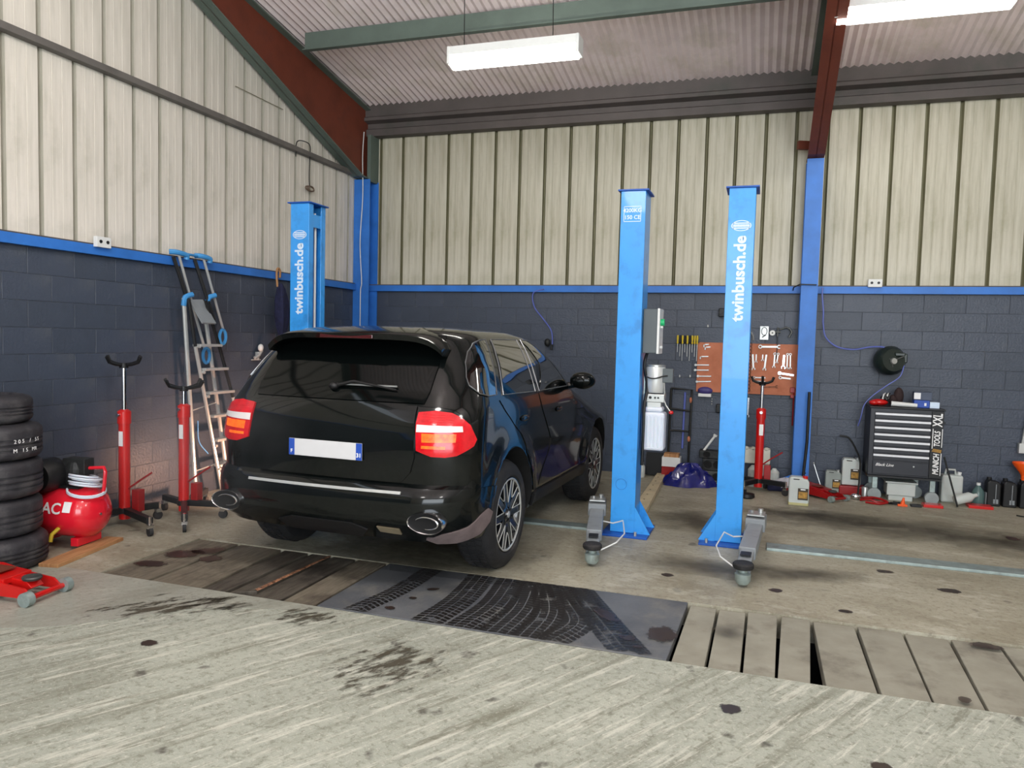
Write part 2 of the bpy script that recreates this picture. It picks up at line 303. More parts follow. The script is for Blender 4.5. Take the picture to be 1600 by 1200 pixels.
def speckmat(name, col, scale, mx):
    m = bpy.data.materials.new(name); m.use_nodes = True; nt = m.node_tree; N = nt.nodes; Lk = nt.links; b = N['Principled BSDF']
    b.inputs['Base Color'].default_value = (*lin(col), 1); b.inputs['Roughness'].default_value = .6
    tc = N.new('ShaderNodeTexCoord'); sp = N.new('ShaderNodeVectorMath'); sp.operation = 'DISTANCE'; Lk.new(tc.outputs['UV'], sp.inputs[0]); sp.inputs[1].default_value = (.5, .5, 0)
    mp = N.new('ShaderNodeMapping'); mp.vector_type = 'TEXTURE'; mp.inputs['Rotation'].default_value = (0, 0, -.52); mp.inputs['Scale'].default_value = (.5, 1.6, 1); Lk.new(tc.outputs['Object'], mp.inputs[0])
    nz = N.new('ShaderNodeTexNoise'); nz.inputs['Scale'].default_value = scale; nz.inputs['Detail'].default_value = 8; nz.inputs['Roughness'].default_value = .7; Lk.new(mp.outputs[0], nz.inputs[0])
    ml = N.new('ShaderNodeMath'); ml.operation = 'MULTIPLY_ADD'; Lk.new(sp.outputs['Value'], ml.inputs[0]); ml.inputs[1].default_value = -.42; Lk.new(nz.outputs[0], ml.inputs[2])
    mr = N.new('ShaderNodeMapRange'); mr.inputs[1].default_value = .40; mr.inputs[2].default_value = .50; mr.inputs[4].default_value = mx; Lk.new(ml.outputs[0], mr.inputs[0])
    m2 = N.new('ShaderNodeMapRange'); m2.inputs[1].default_value = .5; m2.inputs[2].default_value = .30; Lk.new(sp.outputs['Value'], m2.inputs[0]); mm = N.new('ShaderNodeMath'); mm.operation = 'MULTIPLY'; Lk.new(mr.outputs[0], mm.inputs[0]); Lk.new(m2.outputs[0], mm.inputs[1]); Lk.new(mm.outputs[0], b.inputs['Alpha']); return m
M['blotdirt'] = speckmat('dirty_patch', (74, 68, 54), 8, .8)

# ------------------------------------------------------------------ structure
PY0, PY1 = 3.775, 4.705          # inspection pit
PX0 = -4.05
def quad(x0, x1, y0, y1, z0, z1, name, m):
    return struct(MB().bb(x0, x1, y0, y1, z0, z1).mk(name, m))
fl_near = quad(-L, 10, -6, PY0, -.15, 0, 'floor', M['conc_near'])
mb = MB().bb(-L, 10, PY1, D+.2, -.15, 0).bb(-L, PX0, PY0, PY1, -.15, 0).bb(1.535, 10, PY0, PY1, -.15, 0)
fl_far = struct(mb.mk('floor', M['conc_far']))
mb = MB().bb(PX0, 10, PY0-.15, PY0, -1.5, -.15).bb(PX0, 10, PY1, PY1+.15, -1.5, -.15).bb(PX0, 10, PY0, PY1, -1.6, -1.5)
struct(mb.mk('trim_1', M['blackm']))

def decal(pts, name, m, parent, z):
    mb = MB(); me = bpy.data.meshes.new(name); me.from_pydata([(x, y, z) for x, y in pts], [], [(0, 1, 2, 3)]); me.materials.append(m)
    uv = me.uv_layers.new(); 
    for i, c in enumerate(((0, 0), (1, 0), (1, 1), (0, 1))): uv.data[i].uv = c
    o = bpy.data.objects.new(name, me); C.objects.link(o); o.parent = parent; return o
def blot(cx, cy, w, h, rot, parent, m, z=.002):
    c, s = math.cos(rot), math.sin(rot)
    return decal([(cx+a*w/2*c-b*h/2*s, cy+a*w/2*s+b*h/2*c) for a, b in ((-1, -1), (1, -1), (1, 1), (-1, 1))], 'stain', m, parent, z)

# block walls, every block an object (shared meshes)
struct(MB().bb(-L, 10, D, D+.2, 0, 2.19).mk('wall_back', M['mortar']))
wb = bpy.data.objects[-1] if False else C.objects['wall_back']
struct(MB().bb(-L-.2, -L, -6, D+.2, 0, 2.19).mk('wall_left', M['mortar'])); wl = C.objects['wall_left']
def blockmesh(w, seed, m, axis):
    random.seed(seed); mb = MB(); g = .0015
    j = lambda: random.uniform(-.0006, .0006)
    h, d = .1945, .0018+random.uniform(0, .0008)
    vs = [(0, 0, 0), (w, 0, 0), (w, 0, h), (0, 0, h), (g+j(), -d, g+j()), (w-g+j(), -d, g+j()), (w-g+j(), -d, h-g+j()), (g+j(), -d, h-g+j())]
    if axis == 'x': vs = [(-y, x, z) for x, y, z in vs]
    fs = [(4, 5, 6, 7), (0, 1, 5, 4), (1, 2, 6, 5), (2, 3, 7, 6), (3, 0, 4, 7)]
    if axis == 'x': fs = [tuple(reversed(f)) for f in fs]
    mb.add(vs, fs); o = mb.mk('block', m, fix=False, bev=0); me = o.data; bpy.data.objects.remove(o); return me
def blocks(parent, axis, a0, a1):
    vis = [blockmesh(.3945, k, M['block'] if k % 3 else M['block2'], axis) for k in range(6)]; half = {}
    for r in range(11):
        a = a0-(.2 if r % 2 else 0); z = .1985*r+.002
        while a < a1-.02:
            s = max(a, a0); e = min(a+.3945, a1); w = e-s
            if w > .05:
                if w > .39: me = vis[random.randrange(6)]
                else:
                    k = round(w, 2)
                    if k not in half: half[k] = blockmesh(k, 50, M['block'], axis)
                    me = half[k]
                o = bpy.data.objects.new('block', me); C.objects.link(o); o.parent = parent
                o.location = (s, D, z) if axis == 'y' else (-L, s, z)
            a += .4
blocks(wb, 'y', -L, 3.6); blocks(wl, 'x', 2.6, D-.01)

# blue sill rails
def rail(name, pts):
    return struct(pts.mk(name, M['rail_blue']))
rail('trim_2', MB().bb(-L+.0, 6, D-.055, D+.05, 2.185, 2.262))
rail('trim_3', MB().bb(-L-.05, -L+.055, -6, D-.06, 2.185, 2.262))
struct(MB().bb(-L, 6, D-.035, D+.05, 2.262, 2.275).mk('trim_2', M['eave']))
struct(MB().bb(-L-.05, -L+.035, -6, D-.06, 2.262, 2.275).mk('trim_3', M['eave']))

ROOF_Z = lambda y: 4.56+.157*(8.95-y) if y > 0 else 4.56+.157*8.95+.157*y
# cladding sheets: every pan an object, the deep groove between them open to a dark backing
def pan(w, z0, z1, topfn=None):
    g = .034; d = .035; mb = MB()
    prof = [(0, d), (g*.5, d), (g, 0), (w*.36, 0), (w*.365, .003), (w*.38, .003), (w*.385, 0), (w*.66, 0), (w*.665, .003), (w*.68, .003), (w*.685, 0), (w-.006, 0), (w-.001, d)]
    vs = []; n = len(prof)
    for z in (0, 1):
        for a, b in prof: vs.append((a, b, z1 if z and topfn is None else (topfn(a) if z else z0)))
    fs = [(i, i+1, n+i+1, n+i) for i in range(n-1)]
    mi = [1, 1]+[0]*(n-4)+[1]
    mb.v = vs; mb.f = fs; mb.m = mi; return mb
x0s = -4.928
cache = {}
bw = struct(MB().bb(-L, 10, D+.04, D+.08, 2.19, 4.7).mk('wall_back', M['clad_groove']))
w = .3236; ob = pan(w, 2.275, 4.3).mk('cladding_panel', [M['clad'], M['clad_groove']], bw, fix=False); ob.location = (x0s-w, D, 0)
for k in range(0, 32):
    o = ob.copy(); C.objects.link(o); o.location = (x0s+w*k, D, 0); o.parent = bw
    o.rotation_euler = (0, 0, random.uniform(-.004, .004))
lw_ = struct(MB().bb(-L-.08, -L-.04, -6, D, 2.19, 5.2).mk('wall_left', M['groove_l']))
w = .2935; lo = None
for k in range(-2, 22):
    y0 = 8.417+.2935-w*(k)
    for up in (0, 1):
        if up == 0:
            if lo is None: lo = pan(w, 2.275, 3.70).mk('cladding_panel', [M['clad_l'], M['groove_l']], lw_, fix=False); o = lo
            else: o = lo.copy(); C.objects.link(o); o.parent = lw_
        else:
            fn = lambda a, y0=y0: ROOF_Z(y0+w-a)-.02
            mbp = pan(w, 3.70, 0, lambda a, y0=y0: ROOF_Z(y0-w+a)+.0)
            o = mbp.mk('cladding_panel', [M['clad_l'], M['groove_l']], lw_, fix=False)
        o.rotation_euler = (0, 0, PI/2+random.uniform(-.003, .003)); o.location = (-L-(.012 if up else 0), y0-w, 0)
# lap line on the upper sheets
struct(MB().box((-L+.006, 6.9, 4.07), (.004, .8, .006)).mk('trim_4', M['clad_groove']))
# girt along the left wall
struct(MB().bb(-L+.0, -L+.075, -6, D-.35, 3.655, 3.662).bb(-L+.07, -L+.075, -6, D-.35, 3.662, 3.705).bb(-L, -L+.075, -6, D-.35, 3.70, 3.707).mk('trim_5', M['girt']))

# roof sheets: corrugated, each sheet its own piece of the ceiling
ceil = bpy.data.objects.new('ceiling', None); C.objects.link(ceil); struct(ceil)
def roofsheet(w, y0, y1, n):
    mb = MB(); cols = n*4; vs = []
    for y in (y0, y1):
        for i in range(cols+1): vs.append((w*i/cols, y, ROOF_Z(y)+.012*math.cos(2*PI*i/4)))
    fs = [(i, i+1, cols+1+i+1, cols+1+i) for i in range(cols)]
    th = len(vs); vs += [(a, b, c+.02) for a, b, c in vs]; fs += [tuple(th+q for q in reversed(f)) for f in fs]
    mb.add(vs, fs); return mb
for (ya, yb) in ((5.0, 9.2), (.0, 5.04), (-6, .0)):
    base = roofsheet(1.02, ya, yb, 12).mk('roof_sheet', M['roof'], ceil, smooth=True, fix=False)
    base.location = (-L-.2, 0, .02 if ya == 5.0 else .026)
    for k in range(1, 15):
        o = base.copy(); C.objects.link(o); o.parent = ceil; o.location = (-L-.2+k*1.0, 0, (.02 if ya == 5.0 else .026)+.003*(k % 2))
# eave beam (stepped profile)
prof = [(8.93, 4.60), (8.93, 4.44), (8.90, 4.42), (8.90, 4.38), (9.0, 4.36), (9.0, 4.30), (8.96, 4.28), (8.96, 4.195), (9.10, 4.195), (9.10, 4.60)]
struct(MB().prism(prof, -L, 10, lambda a, b, h: (h, a, b)).mk('trim_6', M['eave']))
# purlins
for y in (7.2, 5.45, 3.7, 1.95):
    z = ROOF_Z(y)-.01
    struct(MB().bb(-L+.35, 10, y-.005, y+.005, z-.2, z).bb(-L+.35, 10, y-.06, y, z-.2, z-.19).bb(-L+.35, 10, y, y+.06, z-.03, z).mk('trim_7', M['purlin']))
# rafters: haunched I sections
def rafter(x, name):
    ys = [9.05, 8.75, 5.85, .05]; zb = [3.62, 3.64, 4.66, 5.60]
    r = bpy.data.objects.new(name, None); C.objects.link(r); struct(r)
    web = MB(); poly = [(y, z) for y, z in zip(ys, zb)]+[(.05, ROOF_Z(.05)-.03), (9.05, ROOF_Z(9.05)-.03)]
    web.prism(poly, x-.006, x+.006, lambda a, b, h: (h, a, b)).mk('web', M['rust'], r)
    fb = MB()
    for i in range(3):
        fb.prism([(ys[i], zb[i]), (ys[i+1], zb[i+1]), (ys[i+1], zb[i+1]+.014), (ys[i], zb[i]+.014)], x-.085, x+.085, lambda a, b, h: (h, a, b))
    fb.mk('bottom_flange', M['purlin'] if name == 'trim_8' else M['rust'], r)
    MB().prism([(9.05, ROOF_Z(9.05)-.03), (.05, ROOF_Z(.05)-.03), (.05, ROOF_Z(.05)-.045), (9.05, ROOF_Z(9.05)-.045)], x-.085, x+.085, lambda a, b, h: (h, a, b)).mk('top_flange', M['purlin'], r)
    return r
rafter(-5.06, 'trim_8'); rafter(.46, 'trim_9')
# columns against the back wall
def column(x, name, y0=8.86, hw=.085):
    r = bpy.data.objects.new(name, None); C.objects.link(r); struct(r)
    top = 3.62
    MB().bb(x-hw, x+hw, y0, y0+.012, 0, top).bb(x-hw, x+hw, D-.03, D-.018, 0, top).mk('flange', M['rail_blue'], r)
    MB().bb(x-.005, x+.005, y0+.012, D-.03, 0, top).mk('web', M['rail_blue'], r)
    MB().bb(x-.16, x+.12, y0-.06, D-.02, 0, .015).mk('base_plate', M['rail_blue'], r)
    g = MB().prism([(x-.085, .015), (x-.26, .015), (x-.26, .09), (x-.085, .17)], y0+.02, y0+.03, lambda a, b, h: (a, h, b)); g.mk('gusset', M['rail_blue'], r)
    h = MB()
    for z in (.2, .35, .72, .9): h.cyl((x+.05, y0-.002, z), (x+.05, y0+.002, z), .008, n=8)
    h.mk('bolt_hole', M['blackm'], r); tag(C.objects[h and r.children[-1].name], kind='stuff')
    return r
column(.46, 'trim_10'); column(-5.05, 'trim_11', 8.86, .115)
struct(MB().bb(-5.0, -4.95, 8.9, D, 3.6, 4.2).mk('trim_11', M['purlin']))
struct(MB().box((.33, 8.93, 3.78), (.12, .05, .09), rz=.4).mk('trim_9', M['rust']))
# rest of the hall (behind and to the right of the camera): back wall with an open door
struct(MB().bb(-L, -1.9, -6.2, -6, 0, 5.1).bb(5.2, 10, -6.2, -6, 0, 5.1).bb(-1.9, 5.2, -6.2, -6, 4.3, 5.1).mk('wall_front', M['clad_l']))
struct(MB().bb(10, 10.2, -6.2, D+.2, 0, 6).mk('wall_right', M['clad_l']))

# ------------------------------------------------------------------ pit covers
def cover(name, label, mt, q, z=-.004, th=.06, cat='plank', group=None, tilt=0):
    # q: near-left, near-right, far-right, far-left (x,y)
    e_ = .001 if cat == 'slab' else .005; q = [(q[0][0]+e_, q[0][1]), (q[1][0]-e_, q[1][1]), (q[2][0]-e_, q[2][1]), (q[3][0]+e_, q[3][1])]
    mb = MB(); n = [(a, b, z) for a, b in q]; lowr = [(a, b, z-th) for a, b in q]
    mb.add(lowr+n, [(3, 2, 1, 0), (4, 5, 6, 7), (0, 1, 5, 4), (1, 2, 6, 5), (2, 3, 7, 6), (3, 0, 4, 7)])
    return tag(mb.mk(name, mt, bev=.004), label, cat, group)
A, B = PY0+.012, PY1-.012
cover('floor_board', 'worn board at the left end of the pit cover, spotted with brown oil', M['oldwood'], [(-4.04, A), (-3.665, A), (-3.685, B), (-4.04, B)])
cover('floor_board', 'grey board crossed by faint tyre marks, second from the pit cover\'s left end', M['oldwood'], [(-3.645, A), (-3.25, A), (-3.305, B), (-3.665, B)])
cover('floor_board', 'dark oily board left of the wet split board on the pit', M['oldwood2'], [(-3.23, A), (-3.07, A), (-3.075, B), (-3.28, B)])
wet = cover('floor_board', 'rusty brown board with a warm glint painted along its wet split edge', M['oldwood2'], [(-3.045, A), (-2.90, A+.09), (-2.885, B), (-3.05, B)])
tag(MB().add([(-2.925, A+.10, -.003), (-2.90, A+.09, -.003), (-2.885, B, -.003), (-2.90, B, -.003), (-2.93, A+.10, -.0), (-2.905, A+.09, .0), (-2.89, B, .0), (-2.905, B, .0)], [(0, 1, 2, 3), (7, 6, 5, 4), (0, 4, 5, 1), (1, 5, 6, 2), (2, 6, 7, 3), (3, 7, 4, 0)]).mk('split_edge_glint', mat('painted_glint_wood', (190, 138, 106), .2, col2=(66, 50, 42), scale=26, bump=.8, bscale=60), wet), 'split edge with an orange lamp glint painted on')  # warm lamp glint painted as orange colour along the split edge
cover('floor_board', 'olive stained board just right of the wet split board with the painted glint', M['oldwood2'], [(-2.88, A), (-2.675, A), (-2.685, B), (-2.87, B)])
cover('floor_board', 'paler grey board touching the left edge of the dark floor plate', M['oldwood'], [(-2.66, A), (-2.44, A), (-2.44, B), (-2.67, B)])
bigplate = cover('floor_plate', 'large dark grey plate over the pit covered in muddy tyre prints', M['plate'], [(-2.425, A), (-.385, A), (-.362, B), (-2.42, B)], z=.002, th=.05, cat='floor plate')
slabs = [((-.37, -.205), (-.35, -.195), 'narrow slab butted against the right edge of the dark floor plate'),
         ((-.19, -.035), (-.18, -.025), 'slab with a grey stain, second to the right of the dark floor plate'),
         ((-.022, .128), (-.012, .155), 'clean slab between the grey-stained one and the last one before the gap'),
         ((.139, .288), (.178, .338), 'slab on the left side of the wide black wedge gap'),
         ((.358, .583), (.352, .575), 'skewed slab on the right side of the wide black wedge gap, cracked edge'),
         ((.598, .808), (.592, .822), 'slab with a small red mark on its edge, second right of the wedge gap'),
         ((.818, 1.025), (.836, 1.055), 'slab with a round dark spot near its front end'),
         ((1.035, 1.28), (1.07, 1.30), 'slab near the right picture edge with a black worn far corner'),
         ((1.29, 1.52), (1.312, 1.54), 'slab cut by the right edge of the picture')]
for (n0, n1), (f0, f1), lab in slabs:
    o = cover('floor_slab', lab, M['slab'], [(n0, A), (n1, A), (f1, B), (f0, B)], z=-.012+random.uniform(-.006, .004), th=.07, cat='slab')
    if 'round dark' in lab: blot(.95, 3.86, .07, .09, 0, o, M['blot'], .002)
    if 'grey stain' in lab: blot(-.11, 4.3, .2, .2, 0, o, M['blotsoft'], .002)
    if 'worn far' in lab: blot(1.22, 4.62, .2, .12, 0, o, M['blot'], .002)
# tyre prints on the plate
def track(pts, wd, z=.0035, par=None, mt=None):
    P = spline([(x, y, 0) for x, y in pts], 8); vs = []; uv = []; s = 0
    for i, p in enumerate(P):
        t = (P[min(i+1, len(P)-1)]-P[max(i-1, 0)]).normalized(); n = Vector((-t.y, t.x, 0))
        if i: s += (P[i]-P[i-1]).length
        vs += [tuple(p+n*wd/2)[:2]+(z,), tuple(p-n*wd/2)[:2]+(z,)]; uv += [(0, s), (1, s)]
    vs = [(x, min(max(y, A+.005), B-.005), zz) for x, y, zz in vs]
    me = bpy.data.meshes.new('tyre_print'); fs = [(2*i, 2*i+1, 2*i+3, 2*i+2) for i in range(len(P)-1)]
    me.from_pydata(vs, [], fs); me.materials.append(mt or M['track']); ul = me.uv_layers.new()
    for p in me.polygons:
        for li, vi in zip(p.loop_indices, p.vertices): ul.data[li].uv = uv[vi]
    o = bpy.data.objects.new('tyre_print', me); C.objects.link(o); o.parent = par or bigplate
for i, (pts, wd) in enumerate([([(-2.18, 3.78), (-2.1, 4.2), (-2.08, 4.72)], .15), ([(-1.72, 3.78), (-1.68, 4.2), (-1.72, 4.72)], .2),
        ([(-1.5, 3.78), (-1.45, 4.2), (-1.5, 4.72)], .22), ([(-1.3, 3.78), (-1.28, 4.2), (-1.36, 4.72)], .22),
        ([(-1.12, 3.78), (-1.12, 4.2), (-1.3, 4.72)], .2), ([(-1.0, 3.78), (-.92, 4.1), (-1.05, 4.4), (-1.2, 4.72)], .2),
        ([(-.58, 3.78), (-.82, 4.2), (-1.12, 4.72)], .2), ([(-.5, 3.8), (-.76, 4.25), (-1.02, 4.72)], .08)]):
    track(pts, wd, .0035+.0006*i)
for (x, y, w_, h_, r) in ((-.62, 3.98, .12, .1, 0), (-2.0, 3.9, .08, .06, 0), (-1.9, 4.3, .10, .06, .5), (-1.95, 4.1, .06, .05, .2), (-.55, 3.88, .07, .05, 0), (-.45, 4.1, .2, .3, 0), (-.80, 4.28, .3, .14, -.9)):
    blot(x, y, w_, h_, r, bigplate, M['blot'], .009)
struct(MB().prism([(-3.755, 2.868), (-3.6, 2.94), (-3.483, 3.017), (-3.37, 3.13), (-3.269, 3.235), (-3.14, 3.37), (-3.04, 3.468), (-2.85, 3.58), (-2.6, 3.64), (-2.31, 3.72), (-2.3, PY0), (-4.05, PY0), (-5.17, PY0), (-5.17, 2.3), (-4.5, 2.5)], -.01, .0015, lambda a, b, h: (a, b, h)).mk('floor', M['conc_smooth']))
# prints and stains on the floor slabs
for (x, y, w_, h_, r) in ((-3.86, 4.32, .34, .25, .3), (-3.75, 4.45, .3, .2, .9), (-3.9, 4.05, .3, .16, .2), (-3.6, 4.3, .2, .2, 0)): blot(x, y, w_, h_, r, fl_far, M['blot'], .003)
for (x, y, w_, h_, r, k) in ((-3.2, 3.42, 1.2, .6, .55, 'blotdirt'), (-3.0, 3.6, .9, .4, 0, 'blotdirt'), (-2.35, 3.62, .7, .4, .1, 'blotdirt'), (-1.65, 3.2, .8, .9, -.5, 'blotdirt'), (.0, 2.6, 1.2, .8, .1, 'blotdirt'), (-.07, 3.37, .12, .13, 0, 'blot'), (-.1, 2.6, .18, .1, 0, 'blot'), (-2.9, 3.0, .12, .09, 0, 'blot'), (.5, 3.1, .12, .1, 0, 'blot')):
    blot(x, y, w_, h_, r, fl_near, M[k], .003)
for (x, y, w_, h_, r) in ((1.2, 7.4, 2.6, 1.0, -.15), (.5, 7.6, 1.6, .6, 0), (2.2, 7.2, 1.5, 1.0, 0), (.35, 5.6, .9, .4, .2), (-.5, 6.9, .9, .9, 0), (-2.3, 5.2, 1.8, 1.3, 0), (-.3, 5.5, 1.2, .5, 0)): blot(x, y, w_, h_, r, fl_far, M['blotsoft'], .002)
for (x, y, w_, h_, r) in ((1.25, 5.6, .18, .12, 0), (.15, 5.15, .12, .1, 0), (2.1, 7.4, .14, .2, 0), (-.55, 5.2, .1, .1, 0), (.9, 5.9, .15, .1, 0), (.55, 4.9, .1, .08, 0)): blot(x, y, w_, h_, r, fl_far, M['blot'], .003)
# joint lines of the slab
struct(MB().bb(-1.6, .5, 5.28, 5.284, 0, .001).mk('trim_12', M['slab']))

# ------------------------------------------------------------------ fluorescent lights
def tube_light(label, loc, ln):
    t = thing('tube_light', label, 'ceiling light', loc, 0, 'tube lights under the roof')
    MB().bb(-ln/2, ln/2, -.08, .08, .075, .15).bb(-ln/2-.015, -ln/2+.012, -.085, .085, .0, .15).bb(ln/2-.012, ln/2+.015, -.085, .085, .0, .15).mk('housing', M['white'], t, bev=.004)
    pr = [(-.075, .075), (-.074, .02), (-.05, -.02), (0, -.03), (.05, -.02), (.074, .02), (.075, .075)]
    MB().prism(pr, -ln/2+.01, ln/2-.01, lambda a, b, h: (h, a, b)).mk('diffuser', M['lit'], t)
    for s in (-.8, .6):
        MB().tube([(s*ln/2, 0, .125), (s*ln/2-.02, .02, ROOF_Z(loc[1])-loc[2]-.005)], .004, 6).mk('hanging_wire', M['black'], t)
    return t
tube_light('lit tube light hanging above the black car', (-2.17, 6.4, 4.02), 1.17)
tube_light('lit tube light right of the red middle rafter, cut by the top edge', (1.10, 6.95, 4.30), 1.28)

# ------------------------------------------------------------------ two-post lifts
def post(label, loc, mirror, H=2.82):
    # open side towards +x (mirror=-1: towards -x); front face -y
    t = thing('lift_post', label, 'lift post', loc, 0); s = mirror; w, d, e = .1, .28, .008
    X = lambda a: a*s
    c = MB()
    prof = [(w, 0), (-w, 0), (-w, d), (w, d), (w, d-.075), (w-e, d-.075), (w-e, d-e), (-w+e, d-e), (-w+e, e), (w-e, e), (w-e, .075), (w, .075)]
    c.prism([(X(a), b) for a, b in prof], .02, H-.008, lambda a, b, h: (a, b, h)); c.mk('column', M['blue'], t, bev=.003)
    MB().bb(-.125, .125, -.02, d+.02, H-.008, H+.004).mk('top_cap', M['blue_in'], t, bev=.002)
    MB().bb(-.19-.03*s, .19-.03*s, -.1, d+.1, 0, .018).mk('base_plate', M['blue_in'], t, bev=.003)
    for y in (.002, d-.012): MB().prism([(X(-w), .018), (X(-w-.13), .018), (X(-w), .24)], y, y+.01, lambda a, b, h: (a, h, b)).mk('gusset', M['blue'], t)
    MB().box((X(.03), d/2, .25), (.10, d-.03, .32)).mk('carriage', M['blue_in'], t)
    for (x, y) in ((-.16, -.07), (.12, -.07), (-.16, d+.07), (.12, d+.07)): MB().cyl((x, y, .018), (x, y, .05), .012, n=6).mk('anchor_bolt', M['steel'], t)
    h = MB(); h.tube([(X(.055), d*.62, .3), (X(.055), d*.62, 2.6), (X(.06), d*.55, 2.74)], .012, 8); h.mk('hydraulic_hose', M['white'], t)
    MB().box((X(.09), d/2, 2.66), (.01, d*.5, .12)).mk('cross_plate', M['blue'], t)
    return t
def vtext(s, size, t, x, z, bold=.004):  # reading bottom to top on the front face
    return text(s, size, 'lettering', M['print'], t, frame((x, -.0015, z), (0, 0, 1), (-1, 0, 0)), bold=bold)
def badge(t, z):
    e = MB(); n = 28; o = [(.075*math.cos(2*PI*i/n), .042*math.sin(2*PI*i/n)) for i in range(n)]
    for i in range(n):
        a, b = o[i], o[(i+1) % n]; e.add([(a[0], -.0016, z+a[1]), (b[0], -.0016, z+b[1]), (b[0]*.9, -.0016, z+b[1]*.86), (a[0]*.9, -.0016, z+a[1]*.86)], [(0, 1, 2, 3)])
    for k in (-1, 0, 1):
        e.add([(-.062+.0*k, -.0016, z+.020*k+.004), (.062, -.0016, z+.020*k+.004), (.062, -.0016, z+.020*k-.004), (-.062, -.0016, z+.020*k-.004)], [(0, 1, 2, 3)])
    for k in range(-5, 6):
        e.add([(k*.011-.003, -.0017, z-.014), (k*.011+.003, -.0017, z-.014), (k*.011+.004, -.0017, z+.014), (k*.011-.002, -.0017, z+.014)], [(0, 1, 2, 3)])
    e.mk('oval_badge', M['print'], t, fix=False)
pl = post('blue lift post against the left wall, half hidden behind the black car', (-4.17, 6.17, 0), 1)
pm = post('blue lift post beside the car carrying the grey box and white pump', (-1.037, 6.16, 0), -1)
pr_ = post('rightmost blue lift post, standing alone right of the pump unit', (-.195, 6.19, 0), 1)
for t in (pl, pr_):
    vtext('twinbusch.de', .125, t, 0, 2.11); badge(t, 2.52)
text('4200KG', .044, 'lettering', M['print'], pm, frame((-.005, -.0015, 2.655), (1, 0, 0), (0, 0, 1)), bold=.001)
text('150 CE', .044, 'lettering', M['print'], pm, frame((-.005, -.0015, 2.60), (1, 0, 0), (0, 0, 1)), bold=.001)
fr = MB(); 
for a in ((-.075, .065, 2.685, 2.69), (-.075, .065, 2.565, 2.57), (-.075, -.071, 2.565, 2.69), (.061, .065, 2.565, 2.69)): fr.bb(a[0], a[1], -.0016, -.0006, a[2], a[3])
fr.mk('label_frame', M['print'], pm)
c_ = MB(); c_.tube([(-.02+.045*math.cos(a*PI/12), -.001, .42+.045*math.sin(a*PI/12)) for a in range(24)], .0012, 5, closed=True); c_.mk('knockout_ring', M['blue_in'], pm)

def arm(par, label, base, end, flip):
    t = bpy.data.objects.new('lift_arm', None); C.objects.link(t); t.parent = par; t.location = -par.location; t['label'] = label; b = Vector(base); e = Vector(end); d = (e-b).normalized(); n = Vector((-d.y, d.x, 0)); L_ = (e-b).length
    def R(): return Matrix(((n.x, d.x, 0), (n.y, d.y, 0), (0, 0, 1))).to_3x3()
    rm = R(); P = lambda a, l, z: b+n*a+d*l+Vector((0, 0, z))
    o = MB(); o.box(P(0, .10, .175), (.15, .24, .10), R=rm); o.mk('pivot_head', M['grey'], t, bev=.006)
    o = MB(); o.box(P(0, .10, .245), (.13, .16, .012), R=rm).cyl(P(.03, .06, .23), P(.03, .06, .28), .02, n=10).cyl(P(-.035, .1, .23), P(-.035, .1, .27), .014, n=8); o.mk('pivot_pin', M['steel'], t)
    o = MB(); o.box(P(0, .42*L_+.05, .145), (.115, .62*L_, .085), R=rm); o.mk('outer_tube', M['grey'], t, bev=.005)
    o = MB()
    o.add([P(-.045, .72*L_, .185), P(.045, .72*L_, .185), P(.045, L_, .14), P(-.045, L_, .14), P(-.045, .72*L_, .10), P(.045, .72*L_, .10), P(.045, L_, .07), P(-.045, L_, .07)], [(0, 1, 2, 3), (7, 6, 5, 4), (0, 4, 5, 1), (1, 5, 6, 2), (2, 6, 7, 3), (3, 7, 4, 0)]); o.mk('inner_tube', M['grey'], t, bev=.004)
    o = MB(); o.box(P(0, .86*L_, .172), (.07, .1, .006), R=rm); o.mk('cover_patch', M['trim'], t)
    p = P(0, L_+.02, 0); o = MB(); o.lathe([(.0, .022), (.035, .022), (.05, .045), (.052, .09), (.03, .10), (.03, .13), (0, .13)], (p.x, p.y, 0), n=20); o.mk('screw_foot', M['galv'], t, smooth=True)
    o = MB(); o.lathe([(0, .125), (.062, .125), (.068, .135), (.068, .155), (.06, .165), (0, .165)], (p.x, p.y, 0), n=22); o.mk('rubber_pad', M['rubber'], t, smooth=True)
    s = flip; A_ = P(s*.058, .34*L_, .13); B_ = P(s*.058, L_*.93, .09)
    o = MB(); o.tube([A_, A_+Vector((-s*-.06 if 0 else s*.0, 0, 0))+n*s*.08+d*.05, A_+n*s*.16-d*.06, A_+n*s*.17+d*.30*L_, A_+n*s*.11+d*.52*L_, B_], .0055, 6)
    o.mk('foot_guard', M['white'], t)
    return t
arm(pm, 'grey lift arm beside the post with the pump, nearest the car', (-1.30, 6.42, 0), (-1.085, 5.22, 0), 1)
arm(pr_, 'grey lift arm on the right side of the lone blue lift post', (.02, 6.42, 0), (-.055, 5.16, 0), -1)
